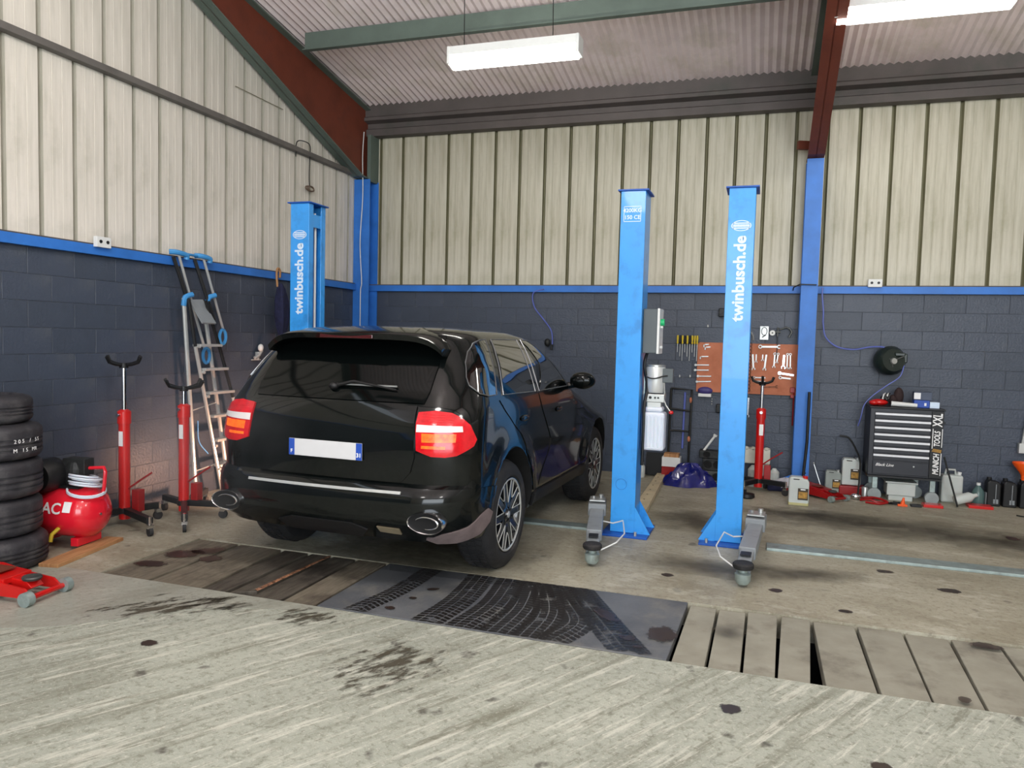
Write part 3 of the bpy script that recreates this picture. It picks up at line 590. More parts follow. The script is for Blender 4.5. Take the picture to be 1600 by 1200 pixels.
# cable covers
tag(MB().bb(-3.95, -1.25, 6.17, 6.32, 0, .022).mk('cable_cover', M['galv'], bev=.003), 'galvanised floor cable cover running under the black car', 'cable cover')
tag(MB().bb(.10, 3.6, 6.14, 6.31, 0, .022).mk('cable_cover', M['galv'], bev=.003), 'galvanised floor cable cover running from the right lift post to the right', 'cable cover')
bm_ = thing('floor_channel', 'beige channel with holes lying on the floor behind the pump post', 'channel', (0, 0, 0))
MB().add([(-1.08, 6.6, 0), (-.94, 6.6, 0), (-1.02, 9.0, 0), (-1.12, 9.0, 0), (-1.08, 6.6, .05), (-.94, 6.6, .05), (-1.02, 9.0, .05), (-1.12, 9.0, .05)], [(3, 2, 1, 0), (4, 5, 6, 7), (0, 1, 5, 4), (1, 2, 6, 5), (2, 3, 7, 6), (3, 0, 4, 7)]).mk('channel_body', mat('beige_channel', (206, 192, 160), .6, var=.15, bump=.1), bm_, bev=.004)
h = MB()
for k in range(8): y = 6.9+k*.26; h.cyl((-1.02-(y-6.6)*.025, y, .049), (-1.02-(y-6.6)*.025, y, .0515), .009, n=8)
h.mk('hole', M['blackm'], bm_); tag(bm_.children[-1], kind='stuff')

# ------------------------------------------------------------------ control box and pump
t = thing('control_box', 'grey electrical control box with green button on the lift post', 'control box', (-.905, 6.3, 1.507))
MB().bb(-.03, .085, -.07, .16, 0, .362).mk('enclosure', M['greybox'], t, bev=.006)
MB().bb(.085, .105, -.075, .165, -.004, .366).mk('lid', M['white'], t, bev=.004)
MB().cyl((.105, .0, .255), (.135, .0, .255), .028, n=18).mk('green_button', mat('green_button', (40, 190, 120), .35, var=.05, bump=0), t, smooth=True)
for z in (.215, .05): MB().cyl((.105, .0, z), (.125, .0, z), .012, n=12).mk('small_button', M['white'], t)
t = thing('hydraulic_pump', 'silver motor over ribbed white oil tank, hung on the lift post', 'pump', (-.832, 6.35, .68))
MB().lathe([(0, .50), (.075, .50), (.082, .515), (.082, .70), (.076, .715), (0, .715)], (0, 0, 0), n=28).mk('motor', mat('motor_silver', (206, 208, 206), .35, .3, var=.05, bump=.02), t, smooth=True)
MB().lathe([(.06, .715), (.078, .715), (.078, .73), (0, .735)], n=24).mk('fan_cover', M['steel'], t, smooth=True)
MB().box((.105, -.03, .645), (.085, .05, .115)).mk('junction_box', M['greybox'], t, bev=.004)
MB().box((0, 0, .455), (.17, .12, .07)).box((0, 0, .40), (.12, .11, .06)).mk('valve_block', M['steel'], t, bev=.006)
MB().cyl((-.03, -.062, .46), (-.03, -.07, .46), .012, n=12).cyl((.01, -.062, .46), (.01, -.07, .46), .008, n=10).cyl((.035, -.062, .46), (.035, -.07, .46), .008, n=10).mk('port', M['black'], t)
tk = MB(); n = 9; prf = []
for i in range(n*2):
    pass
tk.bb(-.095, .095, -.08, .08, .02, .34).bb(-.07, .075, -.07, .07, .34, .385)
tko = tk.mk('oil_tank', M['whitetank'], t, bev=.02)
for k in range(6): MB().bb(-.08+k*.03, -.066+k*.03, -.086, -.079, .05, .31).mk('rib', M['whitetank'], tko, bev=.004)
MB().tube([(.07, -.04, .62), (.085, -.05, .50), (.07, -.05, .47), (.10, -.06, .40), (.135, -.07, .355)], .006, 8).mk('lever', M['steel'], t, smooth=True)
MB().sph((.145, -.072, .345), .02, .018, .016).mk('lever_knob', M['red'], t, smooth=True)
MB().tube(spline([(-.09, -.06, .69), (-.06, -.10, .635), (.0, -.10, .62), (.07, -.07, .64), (.105, -.06, .645)]), .006, 6).mk('power_cable', M['black'], t, smooth=True)
MB().tube(spline([(-.075, -.02, .83), (-.09, -.05, .72), (-.06, -.05, .55), (-.072, -.10, .40), (-.07, -.12, .2), (-.072, -.12, -.1)]), .013, 8).mk('hose', M['black'], t, smooth=True)
MB().bb(-.090, -.080, -.04, .05, .3, .7).mk('bracket', M['galv'], t)

# ------------------------------------------------------------------ the car
ZT = [(.33, .10, .90, .40, .26, .05, 4.02, .55), (.40, .04, .925, .38, .28, .06, 4.10, .55), (.48, .005, .94, .38, .30, .07, 4.14, .55),
      (.60, .00, .945, .38, .30, .07, 4.15, .55), (.655, .02, .945, .37, .29, .07, 4.15, .55), (.69, .085, .945, .33, .24, .06, 4.14, .55),
      (.80, .08, .945, .33, .24, .06, 4.05, .55), (.92, .08, .945, .33, .25, .06, 3.80, .75), (1.05, .10, .94, .33, .26, .06, 3.32, .70),
      (1.14, .14, .93, .31, .27, .06, 2.85, .45), (1.19, .17, .915, .29, .28, .07, 2.70, .40), (1.25, .21, .895, .27, .29, .07, 2.66, .40),
      (1.40, .33, .835, .24, .30, .07, 2.55, .50), (1.53, .44, .765, .22, .30, .07, 2.33, .60), (1.60, .50, .715, .21, .30, .07, 2.15, .60),
      (1.635, .56, .65, .25, .30, .07, 1.98, .60), (1.655, .70, .52, .25, .30, .06, 1.78, .50), (1.668, .95, .30, .15, .20, .04, 1.50, .30)]
ZA = np.array(ZT).T; ZA[2] *= 1.022
def row(z): return [float(np.interp(z, ZA[0], ZA[i])) for i in range(1, 8)]
AR = ((.88, .43, .485), (3.33, .42, .47))
def dw(y, z):
    o = 0
    for yc in (.88, 3.33):
        d = math.hypot((y-yc)/.43, (z-.365)/.49); o += .022*math.exp(-((d-1.06)/.16)**2)
    if 1.3 < y < 2.9: o -= .014*math.exp(-((z-.58)/.12)**2)*min(1, (y-1.3)/.15, (2.9-y)/.15)
    return o
def SF(t, z):
    yr, w, rx, ry, cr, yf, fy = row(z); s = -1 if t < 0 else 1; a = abs(t); k = (w-rx)/w
    if a <= 1: x = a*(w-rx); y = yr+cr*(x/w)**2
    elif a <= 2: th = (a-1)*PI/2; x = w-rx+rx*math.sin(th); y = yr+cr*k*k+ry*(1-math.cos(th)); x += dw(y, z)*math.sin(th)**3
    elif a <= 3: y2 = yr+cr*k*k+ry; y3 = yf-fy; y = y2+(a-2)*(y3-y2); x = w+dw(y, z)
    else: th = (a-3)*PI/2; y3 = yf-fy; x = (w+dw(y3, z)*(4-a))*abs(math.cos(th))**.62; y = y3+fy*abs(math.sin(th))**.8
    return Vector((s*x, y, z))
def rt(x, z):
    yr, w, rx, ry, cr, yf, fy = row(z); s = -1 if x < 0 else 1; x = abs(x)
    if x <= w-rx: return s*x/(w-rx)
    return s*(1+math.asin(min(1, (x-w+rx)/rx))*2/PI)
def st(y, z, s=1):
    yr, w, rx, ry, cr, yf, fy = row(z); k = (w-rx)/w; y1 = yr+cr*k*k; y2 = y1+ry; y3 = yf-fy
    if y < y2: return s*(1+math.acos(max(-1, min(1, 1-(y-y1)/ry)))*2/PI)
    return s*(2+(y-y2)/(y3-y2))
def t2u(t):
    a = abs(t); s = -1 if t < 0 else 1
    return s*(.6*a if a < 1 else .6+.45*(a-1) if a < 2 else 1.05+2.6*(a-2) if a < 3 else 3.65+.9*(a-3))
def u2t(u):
    a = abs(u); s = -1 if u < 0 else 1
    return s*(a/.6 if a < .6 else 1+(a-.6)/.45 if a < 1.05 else 2+(a-1.05)/2.6 if a < 3.65 else 3+(a-3.65)/.9)
def nrm(t, z):
    e = 1e-3; a = SF(t+e, z)-SF(t-e, z); zz = min(z, 1.66); b = SF(t, zz+4e-3)-SF(t, zz-4e-3)
    return a.cross(b).normalized()
car = thing('car', 'black five-door family off-roader with red tail lamps, seen from behind', 'car', (-2.605, 4.09, 0), -math.radians(1.9))
def panel(poly, name, m, off=.006, skirt=.014, sp=.035, parent=None, smooth=True):
    pts = []
    N_ = len(poly)
    for i in range(N_):
        a, b = poly[i], poly[(i+1) % N_]; a = (t2u(a[0]), a[1]); b = (t2u(b[0]), b[1]); k = max(1, int(math.dist(a, b)/sp))
        for j in range(k): pts.append(Vector((a[0]+(b[0]-a[0])*j/k, a[1]+(b[1]-a[1])*j/k)))
    nb = len(pts); us = [p.x for p in pts]; zs = [p.y for p in pts]
    u = min(us)+sp*.5
    while u < max(us):
        z = min(zs)+sp*.5
        while z < max(zs):
            ins = False; dm = 9
            for i in range(nb):
                a, b = pts[i], pts[(i+1) % nb]
                if (a.y > z) != (b.y > z) and u < (b.x-a.x)*(z-a.y)/(b.y-a.y)+a.x: ins = not ins
                dm = min(dm, abs(a.x-u)+abs(a.y-z))
            if ins and dm > sp*.45: pts.append(Vector((u, z)))
            z += sp
        u += sp
    vs, es, fs, *_ = delaunay_2d_cdt(pts, [(i, (i+1) % nb) for i in range(nb)], [list(range(nb))], 1, 1e-6)
    me = bpy.data.meshes.new(name); P3 = []; NN = []
    for v in vs:
        t_ = u2t(v.x); n_ = nrm(t_, v.y); NN.append(n_); P3.append(SF(t_, v.y)+n_*off)
    bm = bmesh.new(); bv = [bm.verts.new(p) for p in P3]
    for f in fs:
        try: bm.faces.new([bv[i] for i in f])
        except ValueError: pass
    bm.verts.index_update(); bd = [e for e in bm.edges if len(e.link_faces) == 1]; low = {}
    for e in bd:
        for v in e.verts:
            if v.index not in low: low[v.index] = None
    for i in list(low): low[i] = bm.verts.new(P3[i]-NN[i]*skirt)
    idx = {v: v.index for v in bv}
    for e in bd: bm.faces.new([e.verts[0], e.verts[1], low[idx[e.verts[1]]], low[idx[e.verts[0]]]])
    bmesh.ops.delete(bm, geom=[v for v in bm.verts if not v.link_faces], context='VERTS')
    bmesh.ops.recalc_face_normals(bm, faces=bm.faces); bm.faces.ensure_lookup_table()
    f0 = max((f for f in bm.faces), key=lambda f: f.calc_area()); c = f0.calc_center_median()
    if f0.normal.dot(c-Vector((0, 2, .8))) < 0: bmesh.ops.reverse_faces(bm, faces=bm.faces)
    bm.to_mesh(me); bm.free(); me.materials.append(m)
    for p in me.polygons: p.use_smooth = smooth
    me.set_sharp_from_angle(angle=math.radians(40))
    o = bpy.data.objects.new(name, me); C.objects.link(o); o.parent = parent or car; return o
# body shell
zl = sorted(set([round(a[0], 3) for a in ZT]+[.36, .44, .52, .56, .63, .67, .74, .86, .98, 1.1, 1.165, 1.22, 1.30, 1.35, 1.45, 1.49, 1.57, 1.62, 1.645, 1.662]))
tl = [i/10 for i in range(0, 10)]+[1+i/10 for i in range(10)]+[2+i/44 for i in range(44)]+[3+i/12 for i in range(12)]+[4]
tl = tl+[-a for a in reversed(tl[1:-1])]
mb = MB(); vs = []; nT = len(tl)
for z in zl: vs += [SF(a, z) for a in tl]
fs = []
for j in range(len(zl)-1):
    for i in range(nT): fs.append((j*nT+i, j*nT+(i+1) % nT, (j+1)*nT+(i+1) % nT, (j+1)*nT+i))
# caps made of strips so that they follow the plan
def strips(o, flip):
    r = []; half = nT//2
    for i in range(half):
        a, b, c, d = i, i+1, (nT-i-1) % nT, (nT-i) % nT
        q = [a, b, c, d]; q = [x for k, x in enumerate(q) if x not in q[:k]]
        if len(q) > 2: r.append(tuple(o+x for x in (q if flip else reversed(q))))
    return r
fs += strips(0, False)+strips((len(zl)-1)*nT, True)
mb.add(vs, fs); body = mb.mk('body', [M['paint'], M['blackm']], car)
for yc, ra, rb in AR:
    for s in (-1, 1):
        c = MB(); n = 48
        ring = [(yc+ra*math.cos(2*PI*i/n), .365+rb*math.sin(2*PI*i/n)) for i in range(n)]
        c.prism(ring, s*.56, s*1.3, lambda a, b, h: (h, a, b)); cut = c.mk('cutter', M['blackm']); cut.parent = car
        bo = body.modifiers.new('b', 'BOOLEAN'); bo.operation = 'DIFFERENCE'; bo.object = cut; bo.solver = 'EXACT'
bpy.context.view_layer.update(); dg = bpy.context.evaluated_depsgraph_get()
nm = bpy.data.meshes.new_from_object(body.evaluated_get(dg)); body.modifiers.clear(); body.data = nm; nm.name = 'body'
for o in [o for o in C.objects if o.name.startswith('cutter')]: bpy.data.objects.remove(o)
nm.materials.clear(); nm.materials.append(M['paint']); nm.materials.append(M['blackm'])
for p in nm.polygons:
    c = p.center; p.use_smooth = True; p.material_index = 0
    for yc, ra, rb in AR:
        if math.hypot((c.y-yc)/ra, (c.z-.365)/rb) < 1.03 and abs(c.x) < .955 and (abs(c.x) < .6 or abs(p.normal.x) < .5): p.material_index = 1
nm.set_sharp_from_angle(angle=math.radians(32))
# tailgate, bumper and glass
R_ = lambda x, z: (rt(x, z), z)
def arcpts(f, a0, a1, n, i=0, sgn=1, k=1.03):
    yc, ra, rb = AR[i]; return [f(yc+ra*k*math.cos(math.radians(a0+(a1-a0)*j/n)), .365+rb*k*math.sin(math.radians(a0+(a1-a0)*j/n))) for j in range(n+1)]
panel([R_(-.53, .70), R_(-.585, .76), R_(-.61, .85), R_(-.605, 1.0), R_(-.59, 1.16), R_(.59, 1.16), R_(.605, 1.0), R_(.61, .85), R_(.585, .76), R_(.53, .70)], 'tailgate', M['paint'], .012, .02)
panel([R_(-.625, 1.178), R_(-.64, 1.25), R_(-.635, 1.36), R_(-.62, 1.48), R_(-.60, 1.60), R_(.60, 1.60), R_(.62, 1.48), R_(.635, 1.36), R_(.64, 1.25), R_(.625, 1.178)], 'rear_window', M['glass'], .008, .02)
def bz(y): return max(.43, .365+AR[0][2]*1.03*math.sqrt(max(0, 1-((.88-y)/(AR[0][1]*1.03))**2)))
bump = []
for s in (1,):
    bump = [R_(x, .385) for x in (-.62, -.3, .3, .62)]+[(st(.24, .37), .37)]+[(st(.40, .42), .42)]+[(st(.452, .48), .48), (st(.47, .55), .55), (st(.50, .60), .60), (st(.53, .645), .645)]
    bump += [(st(.30, .665), .665)]+[R_(x, .665) for x in (.55, .2, -.2, -.55)]+[(st(.30, .665, -1), .665)]
    bump += [(st(.53, .645, -1), .645), (st(.50, .60, -1), .60), (st(.47, .55, -1), .55), (st(.452, .48, -1), .48), (st(.40, .42, -1), .42), (st(.24, .37, -1), .37)]
panel(bump, 'bumper', M['paint'], .010, .022)
panel([R_(-.33, .40), R_(-.27, .345), R_(.27, .345), R_(.33, .40), R_(.22, .435), R_(-.22, .435)], 'diffuser', M['trim'], .02, .03)
panel([R_(.42, .40), R_(.40, .43), R_(.55, .425), R_(.56, .395)], 'rear_reflector', mat('amber_reflector', (120, 110, 90), .3, var=.2), .02, .01)
panel([R_(.70, .365), R_(.80, .40), (st(.22, .44), .44), (st(.30, .49), .49), (st(.40, .52), .52), (st(.45, .49), .49), (st(.43, .43), .43), (st(.36, .37), .37), (st(.22, .335), .335), R_(.75, .335)], 'bumper_corner', M['dusty'], .018, .02)
tag(car.children[-1], 'dusty grey lower bumper corner')
panel([R_(-.56, .628), R_(-.56, .645), R_(.56, .648), R_(.56, .631)], 'loading_sill_strip', M['alu'], .018, .02, sp=.03)
tag(car.children[-1], 'bright metal strip')
# tail lamps
for s in (1, -1):
    ll = [R_(s*.612, 1.125), R_(s*.72, 1.138), R_(s*.81, 1.128), R_(s*.865, 1.098), R_(s*.91, 1.055), (st(.262, 1.01, s), 1.01), (st(.275, .97, s), .97), (st(.25, .93, s), .93), R_(s*.89, .895), R_(s*.86, .876), R_(s*.80, .866), R_(s*.72, .868), R_(s*.625, .90)]
    lamp = panel(ll, 'tail_lamp', M['lampred'], .016, .025, sp=.03); lamp['label'] = 'red tail lamp with white band and lit amber lower field'
    panel([R_(s*.618, 1.01), R_(s*.618, 1.052), R_(s*.875, 1.05), R_(s*.88, 1.018)], 'reversing_lens', M['lampwhite'], .019, .004, sp=.03, parent=lamp)
    panel([R_(s*.66, .95), R_(s*.655, 1.003), R_(s*.85, 1.005), R_(s*.85, .955)], 'indicator_lens', M['lampamber'], .019, .004, sp=.03, parent=lamp)
    panel([R_(s*.66, .915), R_(s*.66, .93), R_(s*.80, .93), R_(s*.80, .915)], 'fog_lens', M['lampamber'], .0185, .004, sp=.03, parent=lamp)
    for k in range(4):
        z_ = 1.07+k*.014; MB().tube([SF(rt(s*x, z_), z_)+nrm(rt(s*x, z_), z_)*.016 for x in (.64, .70, .76, .82)], .0016, 5).mk('lens_rib', M['lampred'], lamp)
    # exhaust tips
    tip = MB(); pc = SF(rt(s*.735, .48), .48); n = 28
    def ell(a, b, y, dx=0): return [(s*.735+a*math.cos(2*PI*i/n), y-.018, .48+b*math.sin(2*PI*i/n)*(1+.12*math.cos(2*PI*i/n))) for i in range(n)]
    rings = [ell(.116, .064, .10), ell(.119, .067, .032), ell(.116, .064, .020), ell(.111, .059, .026), ell(.110, .058, .16)]
    for r in rings: tip.v += r
    for j in range(4): tip.f += [(j*n+i, j*n+(i+1) % n, (j+1)*n+(i+1) % n, (j+1)*n+i) for i in range(n)]; tip.m += [0]*n
    tp = tip.mk('exhaust_trim', M['chrome'], car, smooth=True)
    b = MB(); b.v += ell(.1125, .0605, .036)+ell(.1125, .0605, .032); b.f.append(tuple(range(n))); b.m.append(0); b.mk('exhaust_mouth', M['blackm'], tp)
    ip = MB(); r1 = [(.735*s+.012+.078*math.cos(a), -.0+.006, .482+.036*math.sin(a)) for a in [math.radians(x) for x in range(-95, 156, 10)]]
    ip.tube(r1, [.002+.005*math.sin(PI*i/(len(r1)-1)) for i in range(len(r1))], 8).mk('inner_pipe', M['chrome'], tp, smooth=True)
# spoiler
def spoiler():
    mb = MB(); xs = np.linspace(-.665, .665, 31); n = 7; vs = []
    for x in xs:
        a = abs(x)/.665; zt = 1.605-.095*a**7; yt = .27+.07*a**2; zr = 1.652-.05*a**2.5-.10*a**9
        vs += [(x, .80, zr+.012-.02*a**3), (x, .60, zr+.004), (x, yt+.03, zt+.012), (x, yt, zt), (x, yt+.015, zt-.035), (x, .46+.03*a, zt-.05), (x, .70, zt-.03)]
    mb.v = vs
    for j in range(len(xs)-1): mb.f += [(j*n+i, j*n+(i+1) % n, (j+1)*n+(i+1) % n, (j+1)*n+i) for i in range(n)]
    mb.f += [tuple(range(n)), tuple((len(xs)-1)*n+i for i in range(n))]; mb.m = [0]*len(mb.f)
    return mb.mk('roof_spoiler', M['paint'], car, smooth=True)
sp_ = spoiler()
MB().box((0, .284, 1.586), (.40, .012, .026)).mk('high_brake_lamp', M['hilamp'], sp_, bev=.004)
# wiper
pv = SF(rt(-.03, 1.25), 1.25)+nrm(0, 1.25)*.02
wp = MB(); wp.sph(pv, .035, .03, .025).tube([pv, SF(rt(.12, 1.27), 1.27)+nrm(.2, 1.27)*.045, SF(rt(.42, 1.245), 1.245)+nrm(.6, 1.245)*.02], [.013, .01, .005], 8).mk('rear_wiper', M['trim'], car, smooth=True)
MB().tube([SF(rt(-.02+x, 1.262), 1.262)+nrm(rt(x, 1.262), 1.262)*.022 for x in (0, .12, .24, .36, .44)], .006, 6).mk('wiper_blade', M['steel'], C.objects['rear_wiper'], smooth=True)
# number plate in its recess
def onrear(x, z, o=.012): t_ = rt(x, z); return SF(t_, z)+nrm(t_, z)*o
pn = MB(); pn.add([onrear(-.36, .80, .009), onrear(.36, .80, .009), onrear(.33, .935, .009), onrear(-.33, .935, .009)], [(0, 1, 2, 3)]); pn.mk('plate_recess', M['trim'], car, fix=False)
yp = .058
np_ = MB().box((0, yp, .868), (.54, .006, .108)).mk('number_plate', M['platewhite'], car, bev=.002); 
for s in (-1, 1): MB().box((s*.249, yp-.0035, .868), (.042, .002, .106)).mk('plate_band', M['plateblue'], np_)
text('31', .036, 'plate_lettering', M['printw'], np_, frame((.249, yp-.006, .845), (1, 0, 0), (0, 0, 1)), bold=.001)
text('F', .032, 'plate_lettering', M['printw'], np_, frame((-.249, yp-.006, .84), (1, 0, 0), (0, 0, 1)), bold=.001)
# side panels and windows
for s in (1, -1):
    T_ = lambda y, z, s=s: (st(y, z, s), z)
    rd = [T_(.68, 1.185), T_(1.495, 1.185), T_(1.50, .8), T_(1.50, .47)]+[T_(1.32, .47)]+arcpts(T_, 14, 55, 8)+[T_(1.03, .92), T_(.84, 1.05)]
    d1 = panel(rd, 'door', M['paint'], .005, .014, sp=.05)
    fd = [T_(1.508, 1.185), T_(2.40, 1.185), T_(2.46, 1.10), T_(2.56, .95), T_(2.62, .7), T_(2.63, .47), T_(1.508, .47)]
    d2 = panel(fd, 'door', M['paint'], .005, .014, sp=.05)
    panel([T_(1.35, .345), T_(2.86, .345), T_(2.87, .44), T_(1.33, .44)], 'sill_panel', M['trim'], .014, .02, sp=.05)
    wins = [[(.385, 1.29), (.41, 1.34), (.48, 1.43), (.56, 1.50), (.66, 1.555), (.76, 1.578), (.87, 1.584), (.65, 1.222), (.50, 1.222), (.42, 1.24)],
            [(.76, 1.215), (.97, 1.584), (1.50, 1.586), (1.43, 1.20)],
            [(1.52, 1.20), (1.59, 1.585), (1.70, 1.578), (1.86, 1.53), (2.04, 1.44), (2.20, 1.33), (2.33, 1.20)]]
    for k, wpoly in enumerate(wins):
        g = panel([T_(*p) for p in wpoly], 'side_window', M['glass_side'], .005, .012, sp=.04)
        pts = []
        for i in range(len(wpoly)):
            a, b = wpoly[i], wpoly[(i+1) % len(wpoly)]
            for j in range(5):
                y, z = a[0]+(b[0]-a[0])*j/5, a[1]+(b[1]-a[1])*j/5; q = st(y, z, s); pts.append(SF(q, z)+nrm(q, z)*.006)
        MB().tube(pts, .0042, 5, closed=True).mk('window_trim', M['trimsteel'], g)
    for yh, dr in ((1.12, d1), (1.98, d2)):
        q = st(yh, 1.03, s); p = SF(q, 1.03); n_ = nrm(q, 1.03)
        MB().sph(p+n_*.012, .012, .095, .022).mk('door_handle', M['paint'], dr, smooth=True)
    # mirror
    p = SF(st(2.36, 1.2, s), 1.2)
    m_ = MB(); m_.sph((s*1.06, 2.36, 1.25), .115, .065, .075, 18, 12).tube([p, (s*1.0, 2.38, 1.215)], .03, 8).mk('door_mirror', M['paint'], car, smooth=True)
    MB().sph((s*1.06, 2.318, 1.25), .095, .03, .06, 18, 10).mk('mirror_glass', M['glass'], C.objects[car.children[-1].name], smooth=True)
# wheels
def wheel(x, y, s):
    w_ = thing('wheel', None, None, (0, 0, 0)); w_.parent = car; w_.location = (x, y, .375)
    if 'category' in w_: del w_['category']
    # local axis: +a is outward (x*s)
    ty = MB(); r, wd = .375, .255; pr = [(.255, -.02), (.262, .0), (.275, .012), (.305, .014), (.335, .006), (.358, -.012), (.372, -.035), (.375, -.06), (.375, -wd+.06), (.372, -wd+.035), (.35, -wd+.008), (.30, -wd), (.26, -wd+.02)]
    ty.lathe(pr+[(.25, -wd+.03), (.25, -.02), (.255, -.02)], ax=(s, 0, 0), n=56)
    tyo = ty.mk('tyre', M['rubber'], w_, smooth=True)
    tr = MB()
    for i in range(60):
        a = 2*PI*i/60
        for j, (o0, o1) in enumerate(((-.05, -.095), (-.10, -.15), (-.16, -.205))):
            aa = a+j*.03; c = Vector((s*(o0+o1)/2, math.cos(aa)*.377, math.sin(aa)*.377)); Rm = Matrix.Rotation(aa, 3, 'X') 
            tr.box(c, (.042, .008, .026), R=Rm)
    tr.mk('tread', M['rubber'], w_); tag(w_.children[-1], kind='stuff')
    rm = MB(); rm.lathe([(.20, -.20), (.236, -.20), (.240, -.04), (.258, -.02), (.264, -.004), (.258, .004), (.246, .002), (.236, -.012), (.222, -.05), (.21, -.19), (.20, -.20)], ax=(s, 0, 0), n=48); rm.mk('rim', M['rimdark'], w_, smooth=True)
    br = MB().lathe([(0, -.13), (.17, -.13), (.17, -.11), (.06, -.09), (0, -.09)], ax=(s, 0, 0), n=32); br.mk('brake_disc', M['cast'], w_, smooth=True)
    lip = MB().lathe([(.240, -.001), (.247, .005), (.255, .003), (.249, -.006), (.240, -.001)], ax=(s, 0, 0), n=48); lip.mk('rim_lip', M['alu'], w_, smooth=True)
    hb = MB().lathe([(0, .0), (.03, .0), (.034, -.01), (.06, -.02), (.065, -.06), (0, -.06)], ax=(s, 0, 0), n=24); hb.mk('hub', M['rimdark'], w_, smooth=True)
    MB().lathe([(0, .004), (.022, .003), (.026, -.004), (0, -.004)], ax=(s, 0, 0), n=20).mk('hub_cap', M['alu'], w_, smooth=True)
    for k in range(5):
        a0 = 2*PI*k/5+PI/2; sp = MB(); ed = MB()
        for d in (-1, 1):
            P = lambda rr, an, x: Vector((s*x, math.cos(a0+an)*rr, math.sin(a0+an)*rr))
            q = [P(.05, d*.10, -.01), P(.06, d*.72, -.012), P(.15, d*.50, -.012), P(.236, d*.42, -.008), P(.240, d*.21, -.008), P(.10, d*.05, -.012)]
            q2 = [v+Vector((-s*.035, 0, 0)) for v in q]
            sp.add(q+q2, [tuple(range(6)), tuple(range(11, 5, -1))]+[(i, i+6, (i+1) % 6+6, (i+1) % 6) for i in range(6)])
            ed.tube([P(.085, 0, -.006), P(.235, d*.20, -.004), P(.242, d*.12, -.004), P(.242, 0, -.004)], .0036, 5)
            ed.tube([P(.242, d*.42, -.004), P(.15, d*.52, -.006), P(.13, d*.63, -.008)], .0036, 5)
        sp.mk('spoke', M['rimdark'], w_); ed.mk('spoke_edge', M['alu'], w_, smooth=True)
    return w_
for s in (1, -1):
    for y in (.88, 3.33): wheel(s*.95, y, s)
ax_ = MB().cyl((-.7, .88, .34), (.7, .88, .34), .04).sph((0, .88, .34), .12, .12, .1).bb(-.62, .62, .35, .7, .36, .5); ax_.mk('rear_axle', M['blackm'], car)
for o in [o for o in car.children if o.name.startswith('wheel')]:
    for k in ('label', 'category', 'group'):
        if k in o: del o[k]

# ------------------------------------------------------------------ left side
# tyre stack
def tyre(label, c, r, w_, group, rz=0):
    t = MB(); q = r*.60
    pr = [(q, .02), (q+.01, .0), (r*.80, -.0), (r*.93, .012), (r*.985, .03), (r, .05)]
    # ribbed tread with circumferential grooves
    g = [(r, .05)]; n = 4; span = w_-.1
    for i in range(n):
        z = .05+span*(i+.75)/n
        if i < n-1: g += [(r, z-.012), (r-.01, z-.009), (r-.01, z+.001), (r, z+.004)]
    g += [(r, w_-.05)]
    pr = pr+g[1:]+[(r*.985, w_-.03), (r*.93, w_-.012), (r*.80, w_), (q+.01, w_), (q, w_-.02), (q, .02)]
    t.lathe(pr, n=52); o = t.mk('tyre', M['rubber_old'], smooth=True); o.location = c; o.rotation_euler = (0, 0, rz)
    return tag(o, label, 'tyre', group)
z = 0
for lab, w_, r, dx, dy in (('used tyre at the bottom of the stack by the left edge, sticking out furthest', .215, .335, .02, -.01), ('used tyre second from the bottom of the stack', .25, .315, -.01, .0), ('used tyre in the middle of the stack of five', .252, .312, .0, .0),
                           ('used tyre with chalk writing on its tread, second from the top', .232, .312, .0, .0), ('smaller narrow tyre topmost on the stack', .185, .285, -.04, .0)):
    ty = tyre(lab, (-4.84+dx, 3.63+dy, z), r, w_, 'stacked used tyres'); z += w_+.001
    if 'chalk' in lab:
        for k, (s_, hz) in enumerate((('205 / 55', .13), ('M 15 MR', .07))):
            a = .05
            for j, ch in enumerate(s_):
                if ch == ' ': continue
                an = a+(j-3)*.085+.05; d = Vector((math.cos(an), math.sin(an), 0))
                text(ch, .035, 'chalk_letter', M['printw'], ty, frame((d.x*(r+.001), d.y*(r+.001), hz), (-d.y, d.x, 0), (0, 0, 1)))
                
# compressor
cp = thing('air_compressor', 'red air compressor tank with coiled grey hose and black pump on top', 'compressor', (-4.50, 4.22, .03), math.radians(188))
# local +x runs from the visible dome to the far end
tk = MB(); prf = [(0, -.02), (.06, -.012), (.12, .01), (.165, .05), (.185, .10), (.187, .52), (.16, .57), (.1, .60), (0, .61)]
tk.lathe(prf, (0, 0, .23), ax=(1, 0, 0), n=36).mk('tank', M['redtank'], cp, smooth=True)
for q_ in (.10, .42): MB().bb(q_, q_+.06, -.12, .12, 0, .06).mk('foot', M['redtank'], cp, bev=.005)
MB().bb(.12, .52, -.09, .09, .41, .425).mk('mount_plate', M['black'], cp)
MB().lathe([(0, 0), (.07, .0), (.075, .02), (.075, .12), (.06, .17), (0, .18)], (.20, 0, .425), n=20).bb(.10, .28, -.05, .05, .5, .62).mk('pump_head', M['castdark'], cp, bev=.005)
MB().lathe([(.0, 0), (.10, 0), (.12, .03), (.12, .16), (.10, .2), (0, .2)], (.36, .0, .50), ax=(0, 1, .0), n=22).mk('motor', M['black'], cp, smooth=True)
MB().tube([(-.0, .0, .33), (-.02, .0, .42), (-.03, .0, .53), (-.02, 0, .56), (.10, 0, .55)], .013, 8).mk('carry_handle', M['redtank'], cp, smooth=True)
MB().cyl((-.015, .04, .23), (-.025, .04, .23), .01, n=10).mk('drain_plug', M['chrome'], cp)
MB().tube([(.22, .15, .14), (.24, .2, .10), (.24, .215, .05)], .014, 8).mk('yellow_valve', M['yellow'], cp, smooth=True)
hs = []
